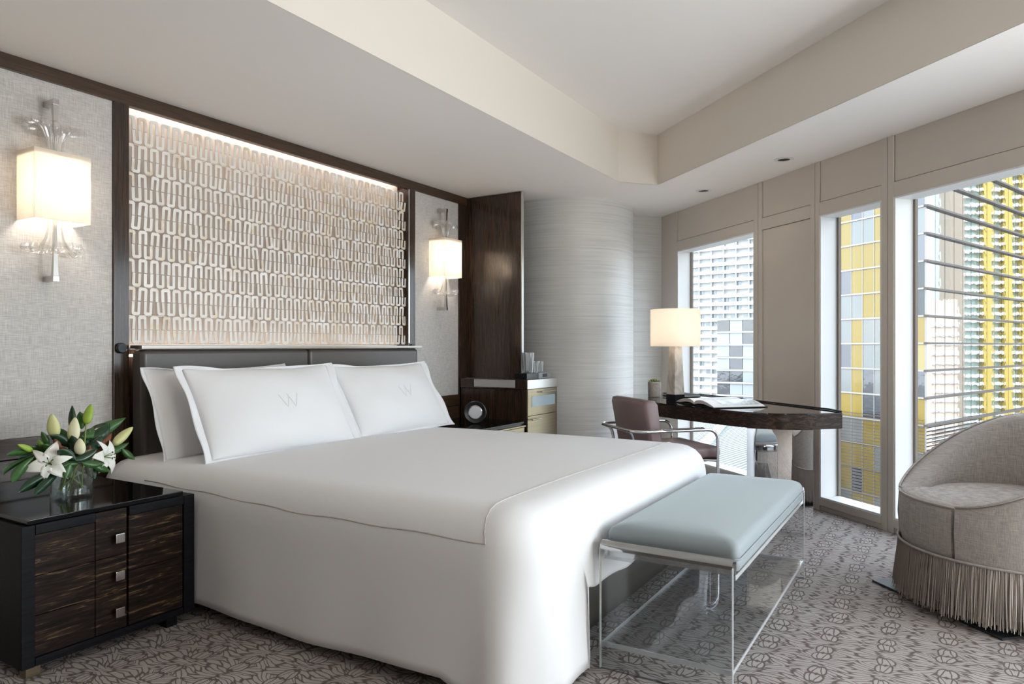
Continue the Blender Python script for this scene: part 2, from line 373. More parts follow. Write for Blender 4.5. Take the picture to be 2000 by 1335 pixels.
# walls
WB = struct('wall_back', (0, -7.0, 0))
for a_, c_ in (((-2.6, -7.3, 0), (2.4, -7.0, 0.10)), ((-2.6, -7.3, 2.35), (2.4, -7.0, 3.1)), ((-2.6, -7.3, 0.1), (0.15, -7.0, 2.35)), ((2.15, -7.3, 0.1), (2.4, -7.0, 2.35))):
    b = MB(); b.box(a_, c_); b.build('panel', M_wallp, WB, smooth=0)
for i, (x0, x1) in enumerate(((0.15, 2.15),)):  # unseen back window, added to let light in from behind
    W_ = struct('window_%d' % (i + 5), ((x0 + x1) / 2, -7.15, 0.1)); b = MB(); b.box((x0, -7.156, 0.1), (x1, -7.15, 2.35)); b.build('pane', M_winglass, W_, smooth=0)
    b = MB(); b.box((x0, -7.18, 0.1), (x0 + 0.05, -7.12, 2.35)); b.build('window_frame', M_groove, W_, smooth=0)
b = MB(); b.box((-2.75, -7.3, 0), (-2.5, 0.4, 3.1)); o = b.build('wall_entry', M_entry, smooth=0); o['kind'] = 'structure'
b = MB(); b.box((-2.6, 0.14, 0), (6.9, 0.4, 3.1)); o = b.build('wall_headboard', M_wallp, smooth=0); o['kind'] = 'structure'
# curved wall and the short return wall beside the windows
b = MB(); b.lathe([(0.67, 0.0), (0.67, 0.8), (0.67, 1.6), (0.67, CEIL + 0.02)], (6.449, -0.499, 0), 96); o = b.build('wall_curved', M_curve, smooth=60); o['kind'] = 'structure'
b = MB(); b.box((3.02, -1.6, 0), (3.2, 0.3, CEIL + 0.02), frame=lambda s, q, z: wall(s, q, z)); o = b.build('wall_return', M_curve, smooth=0, loc=wall(3.02, 0, 0)); o['kind'] = 'structure'

# window wall ------------------------------------------------------
WR = struct('wall_right', wall(0, 0, 0))
fr = lambda s, q, z: wall(s, q, z)
def wbox(name, s0, s1, q0, q1, z0, z1, m, par, bev=0.0):
    b = MB(); b.box((s0, q0, z0), (s1, q1, z1), bev, 1, frame=fr); return b.build(name, m, par, smooth=0)
ZB, ZT, ZP = 0.09, 2.195, 2.297
posts = [(2.70, 3.02), (1.386, 1.442), (1.332, 1.386 - 0.004), (0.706, 0.756), (0.658, 0.706 - 0.004), (0.029, 0.078), (-0.023, 0.025), (-2.42, -2.30), (-4.95, -4.2)]
for s0, s1 in posts: wbox('post', s0, s1, 0.0, 0.172, 0.0, CEIL, M_trim, WR, 0.002)
spans = [(1.442, 2.70), (0.756, 1.332), (0.078, 0.658), (-2.30, -0.023), (-4.2, -2.42)]
for s0, s1 in spans:
    wbox('header_band', s0, s1, 0.0, 0.172, ZT, ZP - 0.004, M_trim, WR, 0.002)
    wbox('header_panel', s0 + 0.004, s1 - 0.004, 0.008, 0.172, ZP, CEIL, M_trim, WR, 0.002)
    wbox('skirting', s0, s1, 0.012, 0.172, 0.0, 0.034, M_trim, WR, 0.002)
    wbox('bottom_rail', s0, s1, 0.0, 0.165, 0.037, ZB, M_trim, WR, 0.002)
wbox('infill_panel', 0.760, 1.328, 0.008, 0.165, ZB + 0.004, ZT - 0.004, M_trim, WR, 0.002)
wbox('backing', -4.95, 3.02, 0.166, 0.18, ZP - 0.02, CEIL + 0.04, M_groove, WR)
wbox('backing', 0.66, 1.44, 0.166, 0.18, 0.0, CEIL, M_groove, WR)
wbox('backing', -0.022, 0.077, 0.166, 0.18, 0.0, CEIL, M_groove, WR)
wbox('backing', -4.95, 3.02, 0.166, 0.18, -0.02, 0.06, M_groove, WR)
for i, (s0, s1) in enumerate([spans[0], spans[2], spans[3], spans[4]]):
    W_ = struct('window_%d' % (i + 1), wall((s0 + s1) / 2, 0.16, ZB))
    wbox('pane', s0 + 0.01, s1 - 0.01, 0.160, 0.166, ZB + 0.014, ZT - 0.008, M_winglass, W_)
    # reveals lining the opening, light on them painted as paler colour, dark gasket round the pane
    wbox('reveal', s1 - 0.012, s1 + 0.0, 0.004, 0.158, ZB, ZT, M_reveal_lit, W_)
    wbox('reveal', s0, s0 + 0.012, 0.004, 0.158, ZB, ZT, M_reveal_lit, W_)
    wbox('reveal', s0 + 0.012, s1 - 0.012, 0.004, 0.158, ZT - 0.01, ZT + 0.004, M_reveal_lit, W_)
    wbox('sill', s0 + 0.012, s1 - 0.012, 0.004, 0.158, ZB, ZB + 0.012, M_reveal_lit, W_)
    wbox('gasket', s1 - 0.030, s1 - 0.012, 0.150, 0.172, ZB + 0.012, ZT - 0.01, M_groove, W_)
    wbox('gasket', s0 + 0.012, s0 + 0.026, 0.150, 0.172, ZB + 0.012, ZT - 0.01, M_groove, W_)
    if i >= 2:   # outer closing of the recess below and above the glass
        pass
    wbox('outer_sill', s0, s1, 0.172, 0.18, 0.0, ZB, M_groove, W_)

# ------------------------------------------------------------------ headboard wall: frame, fabric panels, shell screen
WH = struct('wall_panelling', (3.3, 0, 0))
def pbox(name, a, c, m, par, bev=0.003, **kw):
    b = MB(); b.box(a, c, bev); return b.build(name, m, par, **kw)
pbox('top_rail', (1.36, 0.0, 2.525), (5.40, 0.045, 2.60), M_woodh, WH)
pbox('frame_post', (1.36, 0.0, 0.0), (1.452, 0.14, 2.525), M_wood, WH)
pbox('frame_post', (2.106, -0.002, 0.0), (2.189, 0.14, 2.525), M_wood, WH)
pbox('frame_post', (4.534, -0.002, 0.0), (4.627, 0.14, 2.525), M_wood, WH)
pbox('frame_post', (5.261, 0.0, 0.0), (5.384, 0.14, 2.525), M_wood, WH)
pbox('edge_strip', (4.5365, -0.004, 1.25), (4.552, -0.001, 2.52), M_nickel, WH, 0.0)
pbox('wainscot_board', (1.452, 0.002, 0.685), (2.106, 0.14, 0.782), M_woodh, WH)
pbox('wainscot_board', (1.452, 0.006, 0.0), (2.106, 0.14, 0.68), M_woodh, WH)
pbox('wainscot_board', (4.627, 0.002, 0.685), (5.261, 0.14, 0.782), M_woodh, WH)
pbox('wainscot_board', (4.627, 0.006, 0.0), (5.261, 0.14, 0.68), M_woodh, WH)
pbox('fabric_panel', (1.452, 0.012, 0.782), (2.106, 0.14, 2.527), M_fabric, WH, 0.004)
pbox('fabric_panel', (4.627, 0.012, 0.782), (5.261, 0.14, 2.527), M_fabric, WH, 0.004)
pbox('wall_above', (1.36, 0.045, 2.525), (2.15, 0.14, 2.62), M_woodh, WH, 0)
pbox('wall_above', (4.56, 0.045, 2.525), (5.384, 0.14, 2.62), M_woodh, WH, 0)
pbox('outer_panel', (-2.5, 0.02, 0.0), (1.36, 0.14, 2.6), M_wallp, WH, 0)
pbox('dark_infill', (2.189, 0.10, 0.0), (4.534, 0.139, 1.2), M_wood, WH, 0)

SCR = thing('shell_screen', 'backlit wall screen of pale interlocking shell loops above the headboard', 'wall art', (3.36, 0.03, 1.232))
pbox('backing_board', (2.189, 0.115, 1.2), (4.534, 0.139, 2.6), M_backing, SCR, 0)
pbox('light_strip', (2.21, 0.05, 2.575), (4.51, 0.075, 2.59), M_led, SCR, 0, label='warm light strip hidden behind the top rail')
pbox('light_strip', (2.21, 0.06, 1.165), (4.51, 0.08, 1.175), M_led, SCR, 0, label='warm light strip behind the metal rail')
NC, NR, X0, X1, Z0, Z1 = 34, 8, 2.194, 4.530, 1.235, 2.488
PX = (X1 - X0) / NC; PZ = (Z1 - Z0) / NR
def loop_profile(updown):
    wl, hw, h = 0.0168, PX * 0.25 + 0.0084, PZ * 0.5 - 0.004; c = 0.009
    out = [(-hw, 0), (-hw, h - c), (-hw + c, h), (hw - c, h), (hw, h - c), (hw, 0), (hw - wl, 0), (hw - wl, h - wl), (-hw + wl, h - wl), (-hw + wl, 0)]
    return [(x, -z if updown < 0 else z) for x, z in out]
protos = {}
for ud in (1, -1):
    b = MB(); b.extr(loop_profile(ud), -0.0025, 0.0025, lambda a, z, d: Vector((a, d, z)))
    bm = b.bm; bmesh.ops.recalc_face_normals(bm, faces=bm.faces[:]); me = bpy.data.meshes.new('shell_loop'); bm.to_mesh(me); bm.free(); me.materials.append(M_shell); protos[ud] = me
rest = MB(); cnt = 0
cells = [(c, r, ud) for c in range(NC) for r in range(NR) for ud in (1, -1)]
for c, r, ud in cells:
    x = X0 + PX * (c + 0.25 + (0.0 if ud > 0 else 0.5)); z = Z0 + PZ * (r + 0.5) + 0.002 * ud
    if x + PX * 0.3 > X1 + 0.004: continue
    y = 0.028 + random.uniform(-0.004, 0.004); ry = math.radians(random.gauss(0, 2.0)); rz = math.radians(random.gauss(0, 5)); rx = math.radians(random.gauss(0, 3))
    if cnt < 298:
        o = bpy.data.objects.new('shell_loop', protos[ud]); COL.objects.link(o); o.parent = SCR
        o.location = Vector((x, y, z)) - SCR.location; o.rotation_euler = (rx, ry, rz)
    else:
        rest.M = Matrix.Translation((x, y, z)) @ Matrix.Rotation(rz, 4, 'Z') @ Matrix.Rotation(ry, 4, 'Y') @ Matrix.Rotation(rx, 4, 'X')
        rest.extr(loop_profile(ud), -0.0025, 0.0025, lambda a, z_, d: Vector((a, d, z_)))
    cnt += 1
rest.M = None
o = rest.build('shell_loops_far', M_shell, SCR, smooth=0, kind='stuff')
o.name = 'shell_lattice'
b = MB()
for r in range(NR + 1):
    b.tube([(X0, 0.034, Z0 + PZ * r), (X1, 0.034, Z0 + PZ * r)], 0.0012, 4)
b.build('hanging_wire', M_nickel, SCR, kind='stuff')

# ------------------------------------------------------------------ headboard
HB = thing('headboard', 'wide taupe leather headboard with a metal top rail behind the pillows', 'headboard', (3.36, -0.05, 0))
def padded(x0, x1, name):
    b = MB(); b.box((x0, -0.115, 0.10), (x1, -0.004, 1.203), 0.028, 4); return b.build(name, M_leather, HB, smooth=50)
padded(2.195, 3.362, 'padded_panel'); padded(3.363, 4.53, 'padded_panel')
pbox('metal_rail', (2.19, -0.118, 1.206), (4.575, -0.006, 1.227), M_rail, HB, 0.003)
for xx in (2.140, 4.576):
    b = MB(); b.M = Matrix.Translation((xx, -0.006, 1.211)) @ Matrix.Rotation(PI / 2, 4, 'X'); b.lathe([(0.028, 0.0), (0.028, 0.012), (0.023, 0.018)], n=24); b.build('end_button', M_button, HB, label='round dark button')
pbox('side_bracket', (4.54, -0.03, 1.06), (4.553, -0.006, 1.205), M_bronze, HB, 0.002)

# ------------------------------------------------------------------ bed
BED = thing('bed', 'large bed made up in smooth white linen with a thin stitched border', 'bed', (3.08, -1.35, 0))
pbox('bed_base', (2.09, -2.50, 0.03), (4.10, -0.13, 0.34), M_base, BED, 0.012, label='dark leather bed base')
pbox('mattress', (2.12, -2.44, 0.345), (4.06, -0.13, 0.60), M_linen, BED, 0.04)
XI0, XI1, YI, YH, TOPZ = 2.17, 4.00, -2.42, -0.125, 0.652
prof = [(0.0, 0.0), (0.05, -0.003), (0.095, -0.013), (0.133, -0.033), (0.162, -0.063), (0.180, -0.10), (0.189, -0.145), (0.193, -0.20)]
def hem(side, p):
    if side == 'L': return 0.058 + 0.010 * math.sin(p * 5.0) - (0.02 if p < -2.3 else 0)
    if side == 'F':
        if p < 2.362: return 0.03
        if p > 3.86: return 0.08
        return 0.312 + 0.022 * math.sin(p * 6.0 + 0.8) + 0.012 * math.sin(p * 17)
    return 0.07
per = []
ny = 46
for i in range(ny): per.append((Vector((XI0, YH + (YI - YH) * i / (ny - 1), 0)), Vector((-1, 0, 0)), 'L', YH + (YI - YH) * i / (ny - 1)))
for k in range(1, 12): a = k / 12 * PI / 2; per.append((Vector((XI0, YI, 0)), Vector((-math.cos(a), -math.sin(a), 0)), 'C', k / 12))
fx = [XI0 + (XI1 - XI0) * i / 50 for i in range(51)] + [2.355, 2.366, 2.375]
for x in sorted(fx): per.append((Vector((x, YI, 0)), Vector((0, -1, 0)), 'F', x))
for k in range(1, 10): a = k / 10 * PI / 2; per.append((Vector((XI1, YI, 0)), Vector((math.sin(a), -math.cos(a), 0)), 'D', k / 10))
for i in range(ny): per.append((Vector((XI1, YI + (YH - YI) * i / (ny - 1), 0)), Vector((1, 0, 0)), 'R', i))
def topz(x, y): return TOPZ + 0.010 * math.sin((x - XI0) / (XI1 - XI0) * PI) + 0.004 * math.sin(x * 3.1 + y * 2.3) - 0.012 * max(0, min(1, (y + 0.9) / 0.7))
rows = []
for j in range(len(prof) + 12):
    rw = []
    for idx, (base, dr, side, p) in enumerate(per):
        tz = topz(base.x, base.y)
        hz = hem('L' if side in 'LC' else ('F' if side == 'F' else 'R'), p if side in 'LF' else 0)
        if side == 'C': hz = 0.04
        if j < len(prof): r, z = prof[j]; z = tz + z
        else:
            t = (j - len(prof) + 1) / 12; zt = tz + prof[-1][1]; z = zt + (hz - zt) * t; r = 0.193 + 0.012 * t
            s_ = idx * 0.33
            amp = 0.010 if side in 'CD' else (0.008 if side == 'F' else 0.004)
            r += amp * t * (math.sin(s_ * 2.1) + 0.6 * math.sin(s_ * 0.9 + 1.3))
            if side == 'F' and p < 2.362: r += 0.018 * t
            if side == 'C': r += 0.02 * math.sin(p * PI) * t
        q = base + dr * r
        x = q.x + (0.03 * math.sin((0.44 - z) * 5.2) if side == 'F' and 2.34 < p < 2.372 and z < 0.44 else 0)
        rw.append(Vector((x, q.y, z)))
    rows.append(rw)
b = MB(); b.grid(rows)
b.grid([[Vector((x, YH + (YI - YH) * j / (ny - 1), topz(x, YH + (YI - YH) * j / (ny - 1)))) for x in sorted(fx)] for j in range(ny)])
bmesh.ops.remove_doubles(b.bm, verts=b.bm.verts[:], dist=0.0004)
dv = b.build('duvet', M_linen, BED, smooth=180)
sd = dv.modifiers.new('thick', 'SOLIDIFY'); sd.thickness = 0.008; sd.offset = -1
# stitched border line on the duvet
pts = []
def surf(x, y, r): # point on rounded left shoulder
    for (r0, z0), (r1, z1) in zip(prof, prof[1:]):
        if r0 <= r <= r1: return topz(XI0, y) + z0 + (z1 - z0) * (r - r0) / (r1 - r0)
for i in range(40):
    y = -0.45 + (-2.44 + 0.45) * i / 39; rr_ = 0.166 + 0.0145 * min(1, i / 20); pts.append((XI0 - rr_ - 0.0005, y, surf(0, y, rr_) + 0.003 * math.sin(i * 0.8)))
for r, y in ((0.165, -2.425), (0.13, -2.41), (0.09, -2.40), (0.04, -2.392), (0.0, -2.388)): pts.append((XI0 - r, y, surf(0, y, r) + 0.0022))
for i in range(1, 40):
    x = XI0 + (XI1 - XI0) * i / 39; pts.append((x, -2.385, topz(x, -2.385) + 0.0018))
for r in (0.05, 0.1, 0.14, 0.17): pts.append((XI1 + r, -2.385, surf(0, -2.385, r) + 0.001))
b = MB(); b.tube(pts, 0.0026, 6); b.build('stitched_border', M_stitch, BED)

def sham(name, label, cx, cy, cz, W, H, T, lean, yaw, fl=0.05, mono=True, group=None, m=None):
    root = thing(name, label, 'pillow', (cx, cy, cz - H / 2), group)
    Mx = Matrix.Translation((cx, cy, cz)) @ Matrix.Rotation(yaw, 4, 'Z') @ Matrix.Rotation(-lean, 4, 'X')
    def outline(u, v):   # u,v in -1..1
        return (u * W / 2 * (1 - 0.030 * (1 - v * v)), v * H / 2 * (1 - (0.085 if v > 0 else 0.02) * (1 - u * u) ** 1.3 + (0.012 * math.sin(u * 6.3 + W * 9) if v > 0 else 0)))
    def th(u, v):
        e = max(0.0, (1 - abs(u) ** 2.4)) ** 0.6 * max(0.0, (1 - abs(v) ** 2.4)) ** 0.55
        return T * e * (1 + 0.10 * math.sin(u * 4.2 + v * 3 + W * 5) * (1 - u * u) + 0.05 * math.sin(u * 11 - v * 5) * (1 - v * v) * abs(u))
    n = 30
    g = [-math.cos(PI * i / n) for i in range(n + 1)]
    g = [0.5 * a + 0.5 * (-1 + 2 * i / n) for i, a in enumerate(g)]
    b = MB(); b.M = Mx
    for sg in (1, -1):
        b.grid([[Vector((*outline(u, v)[:1], -sg * th(u, v), outline(u, v)[1])) for u in g] for v in g])
    bmesh.ops.remove_doubles(b.bm, verts=b.bm.verts[:], dist=0.0005)
    b.build('cushion', m or M_linen, root, smooth=180)
    if fl > 0:
        b = MB(); b.M = Mx; ring = [(u, -1) for u in g[:-1]] + [(1, v) for v in g[:-1]] + [(-u, 1) for u in g[:-1]] + [(-1, -v) for v in g[:-1]]
        A = []
        for k in range(5):
            row = []
            for i, (u, v) in enumerate(ring):
                x, z = outline(u * 0.985, v * 0.985); ex = fl * k / 4
                ox = x + (ex * u if abs(u) > 0.999 or True else 0) * (1 if abs(u) >= 0.999 else abs(u) ** 6); oz = z + ex * v * (0.25 if v > 0 else 0.45) * (1 if abs(v) >= 0.999 else abs(v) ** 6)
                row.append(Vector((ox, 0.010 * math.sin(i * 0.42) * k / 4 - 0.012 * k / 4, oz)))
            A.append(row)
        b.grid(A, closeu=True); o = b.build('flange', M_flange, root, smooth=180)
        s2 = o.modifiers.new('thick', 'SOLIDIFY'); s2.thickness = 0.005
    if mono:
        b = MB(); b.M = Mx
        def stroke(p, q, wd_):
            k = 8; P = []
            for i in range(k + 1):
                x = p[0] + (q[0] - p[0]) * i / k; z = p[1] + (q[1] - p[1]) * i / k; row = []
                for s in (-1, 1):
                    xx = x + s * wd_ / 2; u = xx / (W / 2); v = z / (H / 2); row.append(Vector((xx, -th(u / 0.985, v / 0.94) - 0.0025, z)))
                P.append(row)
            b.grid(P)
        x0 = 0.03; z0 = -0.005
        for a_, c_, wd_ in (((-0.055, 0.04), (-0.018, -0.04), 0.009), ((-0.018, -0.04), (0.010, 0.04), 0.003), ((0.002, 0.04), (0.036, -0.04), 0.009), ((0.036, -0.04), (0.066, 0.04), 0.003)):
            stroke((a_[0] + x0, a_[1] + z0), (c_[0] + x0, c_[1] + z0), wd_)
        o = b.build('monogram', M_mono, root, smooth=0, label='tone on tone embroidered letter'); s2 = o.modifiers.new('thick', 'SOLIDIFY'); s2.thickness = 0.001
    return root
lean = math.radians(31)
sham('pillow_sham', 'white pillow sham with wide flat hem, left of the front pair', 2.70, -0.56, 0.878, 0.96, 0.525, 0.10, lean, math.radians(-3.0))
sham('pillow_sham', 'white pillow sham with embroidered letter, right of the front pair', 3.725, -0.54, 0.872, 0.965, 0.515, 0.105, lean, math.radians(2.0))
sham('pillow', 'plain white pillow in shade behind the left sham', 2.60, -0.295, 0.872, 0.94, 0.50, 0.070, math.radians(22), math.radians(2), fl=0.022, mono=False)

# ------------------------------------------------------------------ left nightstand
NS = thing('nightstand', 'low black framed nightstand with striped dark wood drawers left of the bed', 'nightstand', (1.61, -0.48, 0))
yf = -0.905
pbox('top_slab', (1.282, yf, 0.566), (1.903, -0.02, 0.585), M_blacktop, NS, 0.003)
pbox('case', (1.262, yf + 0.03, 0.045), (1.955, -0.02, 0.563), M_black, NS, 0.002)
pbox('stile', (1.262, yf - 0.004, 0.042), (1.308, yf + 0.035, 0.564), M_black, NS, 0.003)
pbox('stile', (1.905, yf - 0.004, 0.042), (1.956, yf + 0.035, 0.564), M_black, NS, 0.003)
pbox('top_frame', (1.309, yf - 0.004, 0.527), (1.525, yf + 0.03, 0.564), M_black, NS, 0.003)
pbox('top_frame', (1.660, yf - 0.004, 0.527), (1.904, yf + 0.03, 0.564), M_black, NS, 0.003)
pbox('bottom_frame', (1.309, yf - 0.002, 0.042), (1.904, yf + 0.03, 0.073), M_black, NS, 0.003)
dz = [(0.3745, 0.525), (0.2275, 0.3725), (0.0755, 0.2255)]
for i, (z0, z1) in enumerate(dz):
    b = MB(); b.box((1.310, yf + 0.004, z0), (1.526, yf + 0.03, z1), 0.002); d_ = b.build('drawer', M_zebra, NS)
    b = MB(); b.box((1.5275, yf + 0.002, z0), (1.652, yf + 0.03, z1 + (0.036 if i == 0 else 0)), 0.002); b.build('end_block', M_zebra, d_)
    zc = (0.448, 0.297, 0.150)[i]
    b = MB(); b.box((1.603, yf - 0.02, zc - 0.008), (1.617, yf + 0.004, zc + 0.008)); b.box((1.592, yf - 0.028, zc - 0.019), (1.629, yf - 0.019, zc + 0.019), 0.003); b.build('knob', M_nickel, d_, label='square nickel knob')
pbox('door', (1.662, yf + 0.004, 0.2995), (1.903, yf + 0.03, 0.525), M_zebra, NS, 0.002)
pbox('door', (1.662, yf + 0.004, 0.0755), (1.903, yf + 0.03, 0.2975), M_zebra, NS, 0.002)
for xx in (1.285, 1.835):
    for yy in (yf + 0.015, -0.12): pbox('foot', (xx, yy, 0.0), (xx + 0.05, yy + 0.05, 0.044), M_bronze if xx < 1.5 else M_black, NS, 0.002)

# ------------------------------------------------------------------ right hand bedside unit, minibar cabinet, tall partition
RN = thing('bedside_cabinet', 'dark bedside cabinet with bronze drawer between the bed and tall partition', 'nightstand', (4.86, -0.36, 0))
pbox('carcass', (4.59, -0.685, 0.05), (5.255, -0.02, 0.555), M_wood, RN, 0.003)
pbox('top_slab', (4.585, -0.70, 0.557), (5.257, -0.02, 0.575), M_blacktop, RN, 0.003)
d_ = pbox('drawer', (4.60, -0.70, 0.30), (5.245, -0.686, 0.525), M_bronze, RN, 0.002)
pbox('handle', (4.62, -0.725, 0.533), (5.225, -0.688, 0.545), M_bronze, d_, 0.002)
pbox('plinth', (4.61, -0.65, 0.0), (5.24, -0.04, 0.05), M_black, RN, 0)
CK = thing('alarm_clock', 'round black clock with pale face on the bedside cabinet', 'clock', (4.70, -0.45, 0.575))
ctr = at(928, 813, -0.43); ang = math.atan2(CAM.y - ctr.y, CAM.x - ctr.x)
CM = Matrix.Translation((ctr.x, ctr.y, 0.575 + 0.094)) @ Matrix.Rotation(ang + PI / 2, 4, 'Z') @ Matrix.Rotation(PI / 2, 4, 'X')
b = MB(); b.M = CM; b.lathe([(0.085, -0.05), (0.094, -0.02), (0.094, 0.0), (0.088, 0.008), (0.055, -0.004)], n=48); b.build('housing', mat('black_plastic', (0.012, 0.012, 0.014), 0.35), CK)
b = MB(); b.M = CM; b.lathe([(0.053, -0.004), (0.053, 0.006), (0.050, 0.009)], n=40); b.build('face', mat('pale_dial', (0.72, 0.72, 0.74), 0.5), CK, label='pale round face')
b = MB(); b.M = CM; b.lathe([(0.058, 0.0), (0.058, 0.006), (0.054, 0.007)], n=40); b.build('bezel', M_chrome, CK)

MBR = thing('minibar_cabinet', 'bronze fronted minibar cabinet under the glasses beside the curved wall', 'cabinet', (5.55, -0.4, 0))
b = MB(); b.prism([(5.262, -0.02), (5.262, -0.70), (5.80, -0.70), (5.77, -0.60), (5.755, -0.45), (5.755, -0.02)], 0.0, 0.845, 0.002, 1); b.build('carcass', M_wood, MBR)
b = MB(); b.prism([(5.259, -0.02), (5.259, -0.722), (5.812, -0.722), (5.77, -0.60), (5.755, -0.45), (5.755, -0.02)], 0.849, 0.930, 0.002, 1); b.build('top_band', M_silver, MBR, label='brushed silver top band')
pbox('side_band', (5.2545, -0.715, 0.852), (5.259, -0.019, 0.9305), M_wood, MBR, 0)
pbox('side_inlay', (5.2500, -0.60, 0.860), (5.2545, -0.17, 0.927), M_inlay, MBR, 0.001)
d1 = pbox('drawer', (5.266, -0.72, 0.618), (5.81, -0.702, 0.845), M_bronze, MBR, 0.002)
pbox('glass_insert', (5.335, -0.7225, 0.692), (5.765, -0.7195, 0.785), mat('frosted_blue_glass', (0.36, 0.44, 0.48), 0.15), d1, 0.001)
b = MB(); b.tube([(5.47, -0.745, 0.817), (5.74, -0.745, 0.817)], 0.006, 8); b.tube([(5.49, -0.745, 0.817), (5.49, -0.72, 0.817)], 0.004, 6); b.tube([(5.72, -0.745, 0.817), (5.72, -0.72, 0.817)], 0.004, 6); b.build('handle', M_chrome, d1)
d2 = pbox('drawer', (5.266, -0.72, 0.10), (5.81, -0.702, 0.614), M_bronze, MBR, 0.002)
b = MB(); b.tube([(5.30, -0.745, 0.585), (5.46, -0.745, 0.585)], 0.006, 8); b.tube([(5.31, -0.745, 0.585), (5.31, -0.72, 0.585)], 0.004, 6); b.tube([(5.45, -0.745, 0.585), (5.45, -0.72, 0.585)], 0.004, 6); b.build('handle', M_chrome, d2)
TP = thing('tall_partition', 'tall dark wood partition panel with a pale metal edge right of the bed', 'partition', (5.40, -0.29, 0.93))
pbox('panel', (5.386, -0.578, 0.932), (5.425, 0.012, 2.595), M_wood, TP, 0.002)
pbox('edge_trim', (5.390, -0.590, 0.932), (5.421, -0.579, 2.595), M_silver, TP, 0.001, label='pale metal edge trim')
TRY = thing('amenity_tray', 'black and grey amenity box holding the ice bucket and glasses', 'tray', (5.50, -0.64, 0.932))
pbox('black_box', (5.285, -0.700, 0.932), (5.495, -0.575, 0.985), mat('black_lacquer_box', (0.01, 0.01, 0.011), 0.25), TRY, 0.003)
gb_ = pbox('grey_box', (5.497, -0.700, 0.932), (5.735, -0.575, 0.985), mat('grey_lacquer_box', (0.23, 0.23, 0.235), 0.35), TRY, 0.003)
pbox('label_slot', (5.57, -0.7025, 0.945), (5.65, -0.6995, 0.975), mat('black_slot', (0.006, 0.006, 0.006), 0.4), gb_, 0)
def vessel(name, label, cat, c, prof, m, group=None, mparts='wall'):
    t = thing(name, label, cat, c, group); b = MB(); b.lathe(prof, c, 28, cap=False); b.build(mparts, m, t, smooth=50); return t
vessel('ice_bucket', 'tall tapered clear ice bucket on the black amenity box', 'bucket', (5.41, -0.64, 0.986), [(0.001, 0), (0.045, 0.0), (0.047, 0.01), (0.060, 0.18), (0.057, 0.18), (0.044, 0.014), (0.001, 0.012)], clear('bucket_acrylic', (0.72, 0.73, 0.74), 0.05, 0.35, 0.1))
vessel('drinking_glass', 'small clear tumbler beside the ice bucket', 'glass', (5.545, -0.64, 0.986), [(0.001, 0), (0.026, 0.0), (0.031, 0.10), (0.029, 0.10), (0.024, 0.008), (0.001, 0.008)], clear('tumbler_glass', (0.88, 0.90, 0.90), 0.03, 0.25, 0.06), 'tumblers on the amenity box')
vessel('drinking_glass', 'small clear tumbler farthest right on the amenity box', 'glass', (5.645, -0.635, 0.986), [(0.001, 0), (0.026, 0.0), (0.031, 0.10), (0.029, 0.10), (0.024, 0.008), (0.001, 0.008)], bpy.data.materials['tumbler_glass'], 'tumblers on the amenity box')

